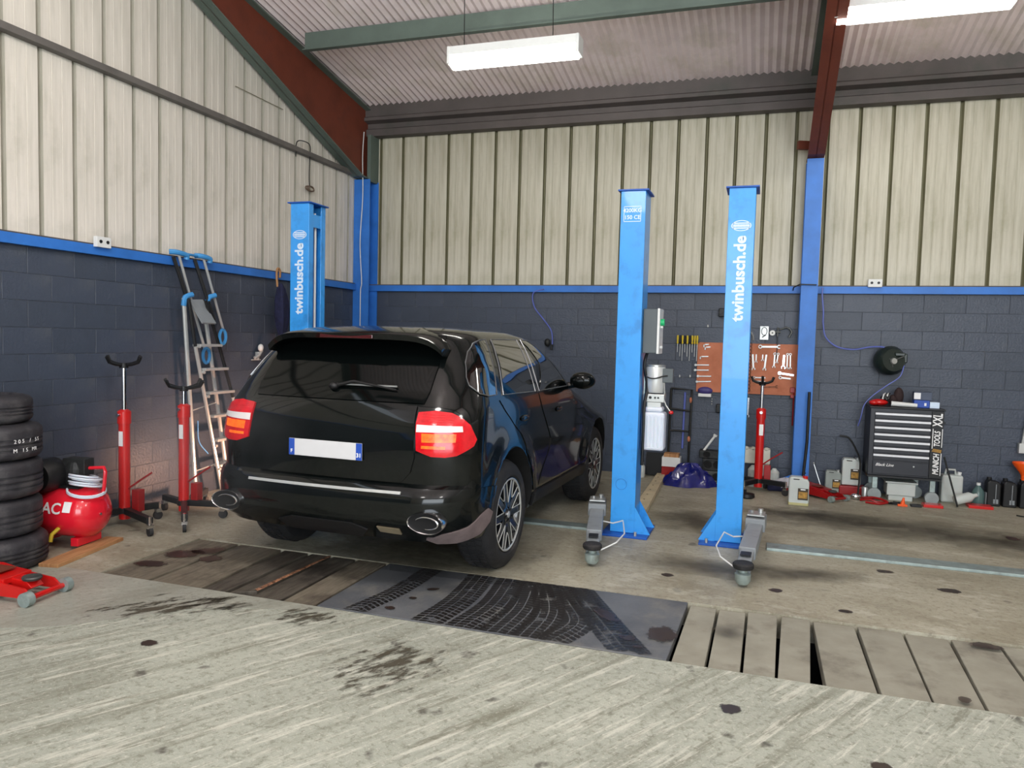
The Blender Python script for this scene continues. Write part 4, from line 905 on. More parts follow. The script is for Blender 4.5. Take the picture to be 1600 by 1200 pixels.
for k in range(5*20+1):
    a = 2*PI*k/20; rr = .095+.014*math.sin(k*.11); hs.append((.12+rr*math.cos(a), .02+rr*math.sin(a)*.95, .425+k*.0008+.022*math.sin(a+.5)))
hoz = MB().tube(hs, .0075, 7).mk('coiled_hose', M['whitetank'], cp, smooth=True)
hs = []
for k in range(41):
    a = 2*PI*k/20; hs.append((.10+.125*math.cos(a), .03+.12*math.sin(a), .385+k*.0005+.03*math.sin(a+2.2)))
MB().tube(hs, .0075, 7).mk('coiled_hose', M['whitetank'], cp, smooth=True)
text('AC', .11, 'lettering', M['printw'], cp, frame((.26, .188*math.sin(math.radians(75)), .23+.188*math.cos(math.radians(75))), (-1, 0, 0), (0, -.27, 1)), bold=.002)
MB().prism([(.11, .03), (.17, .03), (.17, .10), (.11, .10)], .186, .190, lambda a, b, h: (a, math.sqrt(max(h*h-b*b, 0)), .23+b)).mk('tank_label', M['printw'], cp)
# plank under it
pk = MB().box((0, 0, .0125), (.14, .70, .025)).mk('wood_plank', M['wood'], bev=.002); pk.location = (-4.51, 4.07, 0); pk.rotation_euler = (0, 0, math.radians(12)); tag(pk, 'short raw wooden plank lying on the floor under the red compressor', 'plank')

def trolley_jack(label, loc, rz, m, handle=None):
    t = thing('trolley_jack', label, 'trolley jack', loc, rz)
    # +y forward: front wheels at y=0, body runs to -y
    for s in (-1, 1):
        MB().prism([(.0, .05), (-.05, .09), (-.22, .11), (-.42, .15), (-.62, .14), (-.66, .05), (-.60, .035), (-.05, .03)], s*.10, s*.112, lambda a, b, h: (h, a, b)).mk('side_plate', m, t)
        MB().cyl((s*.118, .0, .042), (s*.162, .0, .042), .042, n=22).mk('front_wheel', M['galv'], t, smooth=True)
        MB().cyl((s*.115, -.60, .03), (s*.14, -.60, .03), .03, n=16).mk('rear_caster', M['black'], t, smooth=True)
    MB().cyl((-.12, 0, .042), (.12, 0, .042), .016, n=12).mk('axle', m, t, smooth=True)
    MB().prism([(-.20, .125), (-.62, .165), (-.66, .10), (-.20, .09)], -.1, .1, lambda a, b, h: (h, a, b)).mk('top_cover', m, t, bev=.004)
    MB().prism([(-.06, .07), (-.10, .11), (-.50, .145), (-.50, .09), (-.10, .05)], -.045, .045, lambda a, b, h: (h, a, b)).mk('lifting_arm', m, t, bev=.004)
    MB().lathe([(0, 0), (.05, 0), (.055, .012), (.05, .02), (.03, .012), (0, .012)], (0, -.10, .108), n=20).mk('saddle', M['cast'], t, smooth=True)
    MB().bb(-.06, .06, -.40, -.27, .146, .152).mk('cover_patch', M['rust'], t)
    if handle:
        MB().cyl((0, -.62, .10), (0, -.60, .20), .03, n=12).mk('handle_socket', m, t)
        MB().tube([(0, -.60, .15)]+handle, .02, 10).mk('handle', M['black'], t, smooth=True)
    return t
trolley_jack('red low trolley jack with two grey rollers at the left picture edge', (-3.93, 3.29, 0), math.radians(-84), M['red'])

def caster(mb, x, y):
    mb.cyl((x-.012, y, .035), (x+.012, y, .035), .035, n=16)
def transmission_jack(label, loc, h, hr, legs, saddle, rz=0, lean=(0, 0), big=1):
    t = thing('transmission_jack', label, 'transmission jack', loc, rz)
    for i, (x, y) in enumerate(legs):
        l = math.hypot(x, y); d = Vector((x, y, 0))/l; an = math.atan2(y, x)
        MB().box((x/2, y/2, .12), (l, .05, .05), rz=an).mk('leg', M['black'], t, bev=.004)
        c = MB(); c.cyl((x, y, .085), (x, y, .15), .012, n=8).box((x, y, .075), (.04, .045, .03), rz=an); co = c.mk('caster_fork', M['chrome'], t)
        MB().cyl((x-.014*d.y, y+.014*d.x, .036), (x+.014*d.y, y-.014*d.x, .036), .036, n=18).mk('caster_wheel', M['rubber'], co, smooth=True)
    tx, ty = lean; P = lambda z: Vector((tx*z, ty*z, z))
    MB().cyl(P(.10), P(.14), .055, n=18).mk('base_collar', M['black'], t)
    MB().cyl(P(.05), P(h), .044, n=22).mk('cylinder', M['red'], t, smooth=True)
    MB().cyl(P(h-.10), P(h), .052, n=22).cyl(P(h), P(h+.015), .05, .03, n=22).mk('top_collar', M['red'], t, smooth=True)
    MB().cyl(P(h), P(hr), .018, n=14).mk('chrome_rod', M['chrome'], t, smooth=True)
    MB().cyl(P(h-.03)+Vector((.0, -.05, 0)), P(h-.03)+Vector((0, -.075, 0)), .016, n=10).mk('release_knob', M['chrome'], t)
    e = P(hr); s = MB(); wd = saddle
    for a in (0, PI/2):
        d = Vector((math.cos(a), math.sin(a), 0))
        s.tube([e+d*k*wd+Vector((0, 0, zz)) for k, zz in ((-1, .075), (-.85, .03), (-.5, .012), (0, 0), (.5, .012), (.85, .03), (1, .075))], .014, 8)
    s.cyl(e-Vector((0, 0, .02)), e+Vector((0, 0, .02)), .035, n=14); s.mk('saddle', M['black'], t, smooth=True)
    MB().bb(-.012, .03, -.0455, -.0445, h-.28, h-.16).mk('maker_label', M['printw'], t)
    MB().tube([P(.3)+Vector((.04, 0, 0)), (.12, .02, .36), (.24, .04, .44)], .008, 6).mk('pump_pedal', M['darkred'], t, smooth=True)
    MB().box((.09, .05, .2), (.07, .07, .18)).mk('pump_body', M['darkred'], t, bev=.006)
    return t
transmission_jack('tall red transmission jack right next to the air compressor', (-4.88, 4.80, 0), .93, 1.30, [(.45, -.20), (.10, .25), (-.15, .30), (-.12, -.33)], .17)
transmission_jack('red transmission jack between the left car corner and the compressor, in front of the ladder', (-4.66, 5.22, 0), .955, 1.10, [(.38, -.42), (.34, .08), (-.18, .48), (-.30, .10)], .20)

# step ladder (aluminium, blue plastic)
ld = thing('step_ladder', 'aluminium step ladder with blue plastic caps leaning on the left wall', 'step ladder', (0, 0, 0))
def tubeat(pts, r, name, m, n=8, par=ld, smooth=True): return MB().tube(pts, r, n).mk(name, m, par, smooth=smooth)
tubeat([(-5.06, 5.665, 1.89), (-5.03, 5.79, .02)], .020, 'rear_leg', M['alu']); tubeat([(-5.06, 5.934, 1.80), (-5.0, 6.22, .02)], .020, 'rear_leg', M['alu'])
MB().cyl((-5.03, 5.745, .85), (-5.03, 6.06, .90), .006, n=8).mk('brace', M['alu'], ld); MB().cyl((-5.03, 5.78, .27), (-5.03, 6.16, .31), .006, n=8).mk('brace', M['alu'], ld)
tubeat([(-4.98, 5.64, 1.88), (-4.95, 5.69, 1.45)], .016, 'front_rail', M['black']); tubeat([(-4.95, 5.69, 1.45), (-4.93, 6.04, .02)], .017, 'front_rail', M['alu'])
tubeat([(-4.98, 5.86, 1.88), (-4.95, 6.034, 1.40), (-4.94, 6.20, .95)], .016, 'front_rail', M['black']); tubeat([(-4.94, 6.20, .95), (-4.90, 6.42, .02)], .016, 'front_rail', M['alu'])
for y0_, y1_, z_ in ((5.70, 6.0, 1.46), (5.77, 6.09, 1.235), (5.83, 6.18, 1.01), (5.885, 6.25, .785), (5.94, 6.31, .55), (5.99, 6.37, .30)):
    MB().bb(-4.99, -4.90, y0_, y1_, z_-.012, z_+.012).mk('step', M['alu'], ld, bev=.003)
MB().add([(-5.04, 5.70, 1.87), (-5.04, 5.88, 1.88), (-4.92, 5.92, 1.66), (-4.92, 5.74, 1.66), (-5.03, 5.70, 1.88), (-5.03, 5.88, 1.89), (-4.91, 5.92, 1.67), (-4.91, 5.74, 1.67)], [(0, 1, 2, 3), (7, 6, 5, 4), (0, 4, 5, 1), (1, 5, 6, 2), (2, 6, 7, 3), (3, 7, 4, 0)]).mk('platform', M['grey'], ld)
for p in ((-5.06, 5.665, 1.89), (-5.04, 5.95, 1.90)):
    MB().tube(spline([(p[0], p[1]-.0, p[2]-.07), (p[0]+.01, p[1]+.01, p[2]+.01), (p[0]+.03, p[1]+.08, p[2]+.04)], 5), .024, 8).mk('blue_cap', M['bluepl'], ld, smooth=True)
tubeat([(-5.08, 5.63, 2.27), (-5.05, 5.93, 1.42)], .013, 'handrail', M['alu']); tubeat([(-5.08, 5.95, 2.275), (-5.05, 6.19, 1.61)], .013, 'handrail', M['alu'])
tubeat([(-5.09, 5.57, 2.26), (-5.05, 5.70, 1.88)], .017, 'black_strut', M['black']); tubeat([(-5.09, 5.84, 2.26), (-5.0, 6.0, 1.70)], .017, 'black_strut', M['black'])
for a_, b_ in ((5.54, 5.70), (5.86, 6.01)):
    MB().tube(spline([(-5.11, a_, 2.30), (-5.07, a_+.05, 2.30), (-5.06, b_, 2.285), (-5.07, b_+.01, 2.25)], 5), .024, 8).mk('wall_hook', M['bluepl'], ld, smooth=True)
MB().cyl((-5.08, 5.6, 2.30), (-5.08, 5.95, 2.295), .012, n=8).mk('hook_bar', M['bluepl'], ld)
for c0 in ((-5.04, 5.94, 1.36), (-5.04, 6.17, 1.54)):
    MB().tube([(c0[0], c0[1]+.045*math.cos(a*PI/8), c0[2]+.07*math.sin(a*PI/8)) for a in range(16)], .016, 7, closed=True).mk('blue_loop', M['bluepl'], ld, smooth=True)
for y_, z_ in ((5.70, 1.45), (5.76, 1.21), (5.82, .98), (5.93, .50), (5.98, .27)): MB().cyl((-4.93, y_, z_), (-4.905, y_, z_), .014, n=10).mk('bolt', M['alu'], ld)
MB().tube(spline([(-5.0, 5.78, .75), (-5.02, 5.82, .55), (-5.0, 5.92, .42)]), .006, 6).mk('blue_strap', M['bluepl'], ld)

# umbrella on the sill
um = thing('umbrella', 'folded navy umbrella with orange-brown hook handle hanging from the blue sill', 'umbrella', (-5.09, 7.12, 2.20))
MB().tube(spline([(.0, .04, .0), (.0, .045, .07), (0, .02, .10), (0, -.01, .085), (0, -.015, .0), (0, .0, -.10)]), .012, 8).mk('handle', M['wood'], um, smooth=True)
mb = MB(); n = 18; vs = []
for j, (z_, r) in enumerate(((-.06, .025), (-.12, .06), (-.25, .10), (-.40, .115), (-.52, .09), (-.63, .05), (-.70, .015))):
    for i in range(n):
        a = 2*PI*i/n; q = r*(1+.22*math.cos(5*a+j*.4)); vs.append((.02+q*.45*math.cos(a), .03+q*math.sin(a)+.02*j*.3, z_))
mb.v = vs
for j in range(6): mb.f += [(j*n+i, j*n+(i+1) % n, (j+1)*n+(i+1) % n, (j+1)*n+i) for i in range(n)]
mb.m = [0]*len(mb.f); mb.mk('canopy', M['navy'], um, smooth=True)
# clamp like metal bracket and soft knob on the wall, cables
wb2 = thing('wall_bracket', 'pale metal bracket on the left wall beside the car roof', 'bracket', (-5.16, 6.83, 1.30))
MB().box((.012, 0, 0), (.02, .14, .012)).box((.03, .0, .04), (.04, .02, .09)).tube([(.04, -.06, .02), (.05, .0, .05), (.04, .06, .10)], .018, 8).mk('bracket_body', M['alu'], wb2, bev=.003)
MB().sph((.05, .03, .13), .03, .03, .04).mk('clamp_screw', M['white'], wb2, smooth=True)
wg = thing('wall_gloves', 'pale and orange work gloves hanging below the umbrella', 'gloves', (-5.14, 7.27, 1.52))
MB().sph((.0, 0, 0), .03, .05, .08).sph((.0, .05, .05), .02, .02, .05).mk('glove', M['white'], wg, smooth=True)
MB().sph((.01, -.04, .04), .02, .02, .08).mk('glove_cuff', M['orange'], wg, smooth=True)
def socket(label, loc, ax):
    t = thing('socket_box', label, 'socket', loc, ax)
    MB().bb(-.07, .07, -.04, .0, 0, .085).mk('housing', M['white'], t, bev=.004)
    for s in (-.034, .034): MB().cyl((s, -.04, .045), (s, -.044, .045), .014, n=12).mk('socket_hole', M['black'], t)
    return t
socket('white double socket on the blue sill of the left wall', (-5.115, 4.80, 2.245), PI/2)
socket('white double socket on the blue sill right of the blue column', (1.13, 9.065, 2.255), 0)
w1 = tag(MB().tube(spline([(-5.13, 7.50, 3.60), (-5.10, 7.48, 3.76), (-5.10, 7.66, 3.80), (-5.10, 7.74, 3.76), (-5.12, 7.76, 3.6), (-5.13, 7.77, 3.40), (-5.12, 7.77, 3.31)]), .006, 6).mk('cable', M['black'], smooth=True), 'thin dark cable looping over the girt on the left cladding', 'cable')
kn = MB()
for k in range(3): kn.tube([(-5.12+.01*k, 7.77+.09*math.cos(a*PI/8+k)*(1-.2*k), 3.29+.028*math.sin(a*PI/8+k)) for a in range(16)], .007, 6, closed=True)
tag(kn.mk('cable_coil', mat('dusty_cable', (110, 92, 78), .8), smooth=True), 'small dusty cable coil on the left cladding above the lift post', 'cable')
tag(MB().tube(spline([(-5.02, 8.84, 4.22), (-5.03, 8.83, 3.9), (-5.02, 8.83, 3.4), (-5.05, 8.83, 2.8), (-5.02, 8.83, 2.3), (-5.04, 8.84, 2.15), (-5.04, 8.84, 1.6)]), .006, 6).mk('cable', M['white'], smooth=True), 'white cable running down the corner column', 'cable')
# added warm lamp, unseen behind the car, for the glow on the left wall
wk = thing('added_lamp', 'added floor lamp, unseen behind the car, warming the left wall', 'added lamp', (-4.05, 5.95, 0), math.radians(70))
MB().bb(-.08, .08, -.04, .04, 0, .015).bb(-.08, -.07, -.01, .01, .015, .12).bb(.07, .08, -.01, .01, .015, .12).mk('stand', M['black'], wk)
MB().bb(-.065, .065, -.03, .03, .06, .16).mk('lamp_housing', M['black'], wk, bev=.006)
hl = mat('warm_lamp_glass', (255, 170, 110), .3, bump=0, emit=10); MB().bb(-.055, .055, .03, .034, .07, .15).mk('lamp_glass', hl, wk)
s_ = bpy.data.lights.new('added_lamp_light', 'SPOT'); s_.energy = 80; s_.color = (1, .52, .32); s_.spot_size = math.radians(120); s_.spot_blend = .8; s_.shadow_soft_size = .05
so = bpy.data.objects.new('added_lamp_light', s_); C.objects.link(so); so.location = (-4.10, 5.97, .16); so.rotation_euler = (Vector((-5.1, 6.1, .35))-Vector((-4.10, 5.97, .16))).to_track_quat('-Z', 'Y').to_euler()
# air hose behind the car
tag(MB().tube(spline([(-2.60, 9.06, 2.22), (-2.74, 9.07, 2.17), (-2.72, 9.07, 2.0), (-2.60, 9.07, 1.85), (-2.50, 9.07, 1.72), (-2.47, 9.05, 1.60), (-2.47, 9.05, 1.50)]), .008, 6).mk('air_hose', M['hoseblue'], smooth=True), 'blue air hose hanging from the sill behind the car roof', 'hose')
tag(MB().sph((-2.53, 9.04, 1.56), .04, .035, .05).cyl((-2.48, 9.04, 1.47), (-2.47, 9.04, 1.54), .014).mk('hose_coupler', M['castdark'], smooth=True), 'dark hose coupler behind the car roof on the back wall', 'coupler')

# ------------------------------------------------------------------ back wall tools
WY = 9.10
pb = tag(MB().bb(-.715, .44, 9.075, 9.095, 1.035, 1.612).mk('tool_board', M['peg'], bev=.002), 'reddish-brown hardboard tool panel on the dark back wall', 'tool board')
def wrench(name, label, p0, p1, w_=.011, head='ring', m=None, group=None, cat='wrench'):
    # flat spanner between two points of the board plane (x,z)
    t = thing(name, label, cat, (p0[0], 9.07, p0[1]), 0, group); dx, dz = p1[0]-p0[0], p1[1]-p0[1]; l = math.hypot(dx, dz); an = math.atan2(dz, dx)
    R = Matrix.Rotation(-an, 3, 'Y'); m = m or M['steel']
    def pt(a, b, y=0): v = R @ Vector((a, 0, b)); return (v.x, y, v.z)
    w_ *= 1.15; s = MB(); s.add([pt(.01, -w_/2, -.004), pt(l-.01, -w_/2, -.004), pt(l-.01, w_/2, -.004), pt(.01, w_/2, -.004), pt(.01, -w_/2, .004), pt(l-.01, -w_/2, .004), pt(l-.01, w_/2, .004), pt(.01, w_/2, .004)], [(0, 1, 2, 3), (7, 6, 5, 4), (0, 4, 5, 1), (1, 5, 6, 2), (2, 6, 7, 3), (3, 7, 4, 0)])
    s.mk('shaft', m, t)
    r = w_*.75+.002
    if head in ('ring', 'both', 'socket'):
        h = MB(); h.tube([pt(r*math.cos(a*PI/6), r*math.sin(a*PI/6)) for a in range(12)], r*.4, 6, closed=True); h.mk('ring_end', m, t, smooth=True)
    if head in ('open', 'both'):
        h = MB(); h.tube([pt(l+r*.6+r*math.cos(a), r*math.sin(a)) for a in [math.radians(x) for x in range(50, 311, 26)]], r*.42, 6); h.mk('open_end', m, t, smooth=True)
    if head == 'L':
        h = MB(); h.tube([pt(0, 0), pt(-.002, -.03)], w_*.7, 6); h.mk('bent_end', m, t, smooth=True)
    if head == 'socket':
        h = MB(); h.cyl(pt(0, 0, .006), pt(0, 0, -.03), w_*.8, n=10); h.mk('socket_end', m, t)
    return t
def wr(label, *a, **k): return wrench('wrench', label, *a, **k)
wr('short bent key at the top left of the brown board', (-.645, 1.585), (-.58, 1.59), head='L')
wr('short bent key just under the topmost left one on the board', (-.63, 1.555), (-.56, 1.56), head='L')
wr('long bent key in the second row at the left of the board', (-.68, 1.445), (-.58, 1.45), head='L')
wr('horizontal bar spanner, upper of the four stacked on the board\'s left', (-.73, 1.345), (-.57, 1.35), head='socket')
wr('horizontal bar spanner, second of the four on the board\'s left', (-.735, 1.285), (-.57, 1.29), head='socket')
wr('horizontal bar spanner, third of the four on the board\'s left', (-.70, 1.215), (-.54, 1.22), head='socket')
wr('horizontal bar spanner, lowest of the four on the board\'s left', (-.71, 1.15), (-.54, 1.16), head='socket')
wr('double open spanner lying level along the top of the board', (-.02, 1.578), (.17, 1.582), w_=.018, head='both')
wr('tall bright spanner, left of the pair above the black jack cradle', (-.10, 1.50), (-.085, 1.33), w_=.016, head='open')
wr('thin spanner just inside the left tall bright one', (-.06, 1.50), (-.06, 1.41), head='open')
wr('short thin spanner left of the right tall bright one', (.01, 1.50), (.01, 1.43), head='open')
wr('tall bright spanner, right of the pair above the black jack cradle', (.05, 1.50), (.035, 1.33), w_=.016, head='open')
wr('hanging ring spanner right of the black gauge cable', (.14, 1.50), (.135, 1.36), w_=.013, head='both')
wr('slim hanging spanner next to the one by the gauge cable', (.175, 1.50), (.165, 1.41), head='both')
wr('adjustable wrench hanging at the right end of the board', (.24, 1.50), (.235, 1.36), w_=.02, head='open', m=M['chrome'])
wr('slim grey spanner, left of two at the board\'s right end', (.275, 1.50), (.275, 1.35), head='both')
wr('slim grey spanner, right of two at the board\'s right end', (.305, 1.50), (.31, 1.35), head='both')
wr('upper bright bar of the pair low on the board\'s right end', (.20, 1.285), (.36, 1.265), w_=.018, head='socket', m=M['chrome'])
wr('lower bright bar of the pair low on the board\'s right end', (.21, 1.235), (.33, 1.225), w_=.015, head='ring')
wr('level spanner, upper of two right below the black jack cradle', (-.07, 1.225), (.06, 1.225), head='ring')
wr('level spanner, lower of two right below the black jack cradle', (-.075, 1.185), (.06, 1.18), head='ring')
wr('rusty combination spanner lying low in the middle of the board', (.02, 1.12), (.17, 1.13), w_=.012, head='both', m=mat('rusty_steel', (150, 96, 70), .6, .3, var=.3, scale=30))
wr('long spanner hanging on the wall just below the board', (-.125, 1.0), (-.13, .79), w_=.02, head='open', m=M['chrome'])
sb = thing('chain_tool', 'hanging chain beside the right lift post on the board', 'chain', (-.125, 9.06, 1.6))
for k in range(14): MB().tube([(.0+.012*math.cos(a*PI/4), .004*(k % 2), -.04*k+.02*math.sin(a*PI/4)) for a in range(8)], .0035, 5, closed=True).mk('chain_link', M['castdark'], sb)
# screwdrivers in a rack
rk = tag(MB().bb(-.96, -.70, 9.06, 9.095, 1.60, 1.615).mk('screwdriver_rack', M['black']), 'narrow black rack on the wall left of the brown board', 'rack')
for k in range(9):
    x = -.945+k*.028; col = 'yellow' if k % 2 == 0 or k > 6 else 'black'
    s = thing('screwdriver', '%s-handled screwdriver, number %s from the left in the wall rack' % (col if col == 'yellow' else 'black', ('one', 'two', 'three', 'four', 'five', 'six', 'seven', 'eight', 'nine')[k]), 'screwdriver', (x, 9.045+.012*(k % 2), 1.60), 0, 'screwdrivers in the wall rack')
    MB().lathe([(0, .09), (.011, .085), (.013, .05), (.009, .02), (.012, .0), (.006, -.012)], n=10).mk('handle', M[col], s, smooth=True)
    MB().cyl((0, 0, -.012), (0, 0, -.11-.05*((k*7) % 3)), .0035, n=6).mk('blade', M['steel'], s)
k_ = thing('gauge', 'white-faced round gauge above the brown board', 'gauge', (.103, 9.07, 1.738))
MB().cyl((0, .02, 0), (0, -.01, 0), .03, n=22).mk('case', M['white'], k_, smooth=True); MB().cyl((0, -.0101, 0), (0, -.011, 0), .008, n=10).mk('dial_mark', M['black'], k_)
MB().tube(spline([(.055, 0, 0), (.058, 0, -.15), (.05, -.01, -.30)]), .005, 6).mk('gauge_cable', M['black'], k_, smooth=True)
bc = thing('blister_card', 'silver tool card hanging on the wall left of the white gauge', 'tool card', (.015, 9.095, 1.735)); MB().box((0, 0, 0), (.095, .01, .155), rz=0).mk('card', M['steel'], bc, bev=.002)
MB().tube([(.03*math.cos(a*PI/6), -.01, .02+.045*math.sin(a*PI/6)) for a in range(12)], .004, 5, closed=True).tube([(-.02, -.01, -.05), (.02, -.01, -.02)], .006, 5).mk('packed_tool', M['cast'], bc)
cl = thing('clamp_tool', 'dark jointed clamp tool hanging right of the white gauge', 'clamp', (.16, 9.07, 1.75))
MB().tube([(0, 0, -.05), (0, 0, .05), (.03, 0, .03), (.09, 0, .055), (.12, 0, .04)], .01, 6).tube([(.12, 0, .05), (.15, 0, .0), (.12, 0, -.06)], .012, 6).tube([(-.03, 0, .0), (.03, 0, .0)], .012, 6).mk('clamp_frame', M['cast'], cl, smooth=True)
tag(MB().tube(spline([(-.125, 9.08, 1.74), (-.105, 9.07, 1.70), (-.10, 9.07, 1.65)]), .010, 6).mk('hook_tool', M['steel'], smooth=True), 'curved steel hook showing beside the right lift post above the board', 'hook')
for lab, p in (('black wall fitting beside the right lift post, above the board', (-.46, 9.07, 1.96)), ('black wall fitting beside the right lift post, below the board', (-.445, 9.07, .85))):
    t = thing('wall_fitting', lab, 'fitting', p); MB().box((0, 0, 0), (.07, .06, .10)).mk('fitting_body', M['black'], t, bev=.01); MB().cyl((-.01, -.03, 0), (-.01, -.05, 0), .02, n=12).mk('fitting_cap', M['black'], t)
for i, (x, z) in enumerate(((-.91, 1.205), (-.79, 1.21), (-.61, 1.80))):
    lab = ('left of the two small pale hooks between pump and board', 'right of the two small pale hooks between pump and board', 'single small pale hook above the brown board')[i]
    tag(MB().cyl((x, 9.10, z), (x, 9.075, z), .009, n=8).cyl((x, 9.078, z-.01), (x, 9.07, z+.015), .006, n=6).mk('wall_hook', M['white']), lab, 'hook')
pp = thing('plug_set', 'purple tool holder over a white box at the board\'s lower left corner', 'tool holder', (-.60, 9.06, .98))
MB().bb(-.085, .06, -.03, .02, 0, .035).mk('white_box', M['white'], pp, bev=.003); pc = MB()
MB().sph((-.01, 0, .07), .085, .03, .045).mk('purple_body', mat('purple_plastic', (66, 56, 120), .45), pp, smooth=True)
for k in range(3): MB().cyl((.07, 0, -.03-.03*k), (.07, 0, -.015-.03*k), .007, n=8).mk('hanging_bead', M['steel'], pp)

rc = thing('bar_clamp', 'red bar clamp hanging at the lower right corner of the brown board', 'clamp', (.345, 9.045, 1.12))
MB().box((0, 0, -.02), (.05, .03, .06)).box((.0, 0, -.09), (.04, .03, .04)).mk('clamp_jaw', M['darkred'], rc, bev=.004); MB().cyl((.015, 0, .0), (.015, 0, -.42), .007, n=8).mk('clamp_bar', M['darkred'], rc)
# clutter between the lift posts
fr = thing('tube_stand', 'black metal tube stand behind the white oil tank', 'stand', (-.98, 9.07, 0))
MB().tube([(-.02, 0, 1.06), (.22, 0, 1.05), (.21, 0, .3)], .014, 8).tube([(-.02, 0, .82), (.21, 0, .80)], .011, 8).tube([(-.02, 0, .56), (.2, 0, .56)], .011, 8).tube([(-.02, 0, 1.06), (-.03, 0, 0)], .014, 8).tube([(.21, 0, .3), (.21, 0, 0)], .013, 8).mk('frame_tube', M['castdark'], fr, smooth=True)
MB().cyl((.13, .03, .35), (.14, .03, 1.02), .012, n=10).mk('blue_tube', M['hoseblue'], fr); MB().sph((.21, -.01, .93), .016, .016, .035).sph((.205, -.01, .47), .018, .018, .035).mk('rusty_joint', M['peg'], fr, smooth=True)
bd = tag(MB().box((-1.16, 9.05, .15), (.20, .02, .27), rz=0).mk('dark_board', M['black']), 'dark board leaning on the wall below the white tank', 'board')
bx = thing('open_carton', 'white and red open carton behind the crumpled blue sheet', 'carton', (-.97, 8.97, 0))
MB().bb(-.09, .12, -.05, .10, 0, .15).mk('carton_body', M['darkred'], bx); MB().bb(-.09, .12, -.06, .10, .15, .26).mk('carton_upper', M['white'], bx); MB().bb(-.07, .10, -.05, .09, .26, .30).mk('carton_flap', M['wood'], bx)
jr = tag(MB().lathe([(0, 0), (.045, 0), (.05, .02), (.05, .13), (.03, .16), (.03, .18), (0, .18)], (-1.30, 8.9, 0), n=16).mk('glass_jar', M['can'], smooth=True), 'pale jar on the floor by the foot of the pump post', 'jar')
# crumpled blue sheet
n = 34; k = 12; mb = MB(); random.seed(5)
for j in range(k+1):
    f = j/k
    for i in range(n):
        a = 2*PI*i/n; w1 = (1+.10*math.sin(3*a+1)+.08*math.sin(7*a)*(f)); rr = f**.8*w1
        zz = .25*(1-f**1.35)*(1+.16*math.sin(5*a+2)*f)+.022*math.sin(9*a+7*f)*(f*(1-f)*4)+.02*math.sin(4*a+11*f)*f*(1-f)*4
        mb.v.append((-.02+rr*.30*math.cos(a)+.02*(1-f), rr*.20*math.sin(a), max(zz, .002)))
for j in range(k): mb.f += [(j*n+i, j*n+(i+1) % n, (j+1)*n+(i+1) % n, (j+1)*n+i) for i in range(n)]
mb.m = [0]*len(mb.f); bs = mb.mk('plastic_sheet', M['bluebag'], smooth=True); bs.location = (-.72, 8.66, 0); tag(bs, 'crumpled shiny dark blue plastic sheet on the floor between the lift posts', 'plastic sheet')
# engine parts
def cylhead(label, loc, m, n, w_, h_, d_=.16, cat='engine part', rz=0):
    t = thing('engine_casting', label, cat, loc, rz); MB().bb(0, w_, 0, d_, 0, h_).mk('casting', m, t, bev=.008)
    for k in range(n):
        x = w_*(k+.5)/n; o = MB(); r = min(w_/n*.36, h_*.36)
        o.lathe([(r, 0), (r+.008, -.006), (r+.008, .004), (r, .0)], (x, 0, h_/2), ax=(0, 1, 0), n=18).cyl((x, -.002, h_/2), (x, .002, h_/2), r*.95, n=18, m=1); o.mk('bore', [m, M['blackm']], t)
    return t
cylhead('lowest grey casting with round bores behind the blue sheet', (-.62, 8.93, 0), M['cast'], 3, .36, .13)
cylhead('dark casting in the middle of the pile behind the right lift post', (-.60, 8.94, .131), M['castdark'], 3, .34, .14)
cylhead('dark casting topmost on the pile left of the right lift post', (-.64, 8.94, .272), M['castdark'], 2, .34, .09)
tag(MB().cyl((-.59, 8.99, .36), (-.47, 8.99, .54), .014, n=12).cyl((-.475, 8.99, .53), (-.465, 8.99, .55), .024, n=12).mk('white_pipe', M['white'], smooth=True), 'white pipe sticking out of the engine castings', 'pipe')
sf = thing('white_head_cover', 'whitish engine cover lying on bottles behind the red jack', 'engine cover', (-.06, 8.94, .26), .0)
MB().bb(-.09, .20, -.05, .09, .0, .17).mk('cover_body', mat('cream_casting', (216, 216, 202), .5, bump=.1), sf, bev=.012)
for k in range(4): MB().sph((-.06+k*.072, -.03, .17), .028, .03, .022).mk('cover_dome', C.objects['cover_body'].data.materials[0], sf, smooth=True)
for i, (x, h_, lab) in enumerate(((-.04, .24, 'white bottle with a purple label left of the red jack post'), (.075, .25, 'white bottle with a red mark right of the red jack post'), (.19, .22, 'clear round bottle at the right end of the bottle row'))):
    t = thing('oil_bottle', lab, 'bottle', (x, 8.92, 0), 0, 'bottles under the engine cover'); MB().lathe([(0, 0), (.052, 0), (.055, .02), (.055, h_*.8), (.03, h_*.93), (.02, h_), (0, h_)], n=18).mk('bottle_body', M['can'], t, smooth=True)
    MB().prism([(-.03, .07), (.03, .07), (.03, .15), (-.03, .15)], .0545, .0565, lambda a, b, h: (a, -math.sqrt(h*h-a*a), b)).mk('bottle_label', (mat('purple_label', (70, 50, 130), .5), M['darkred'], M['white'])[i], t)
transmission_jack('red transmission jack with chrome rod standing before the brown tool board', (.02, 8.62, 0), .90, 1.18, [(.08, .20), (.28, -.14), (-.14, -.26), (-.26, .12)], .115)
tag(MB().lathe([(0, 0), (.07, 0), (.085, .015), (.08, .045), (.04, .05), (0, .05)], (-.09, 8.2, 0), n=22).mk('rubber_puck', M['black'], smooth=True), 'dark round rubber puck on the floor right of the lone lift post', 'rubber puck')
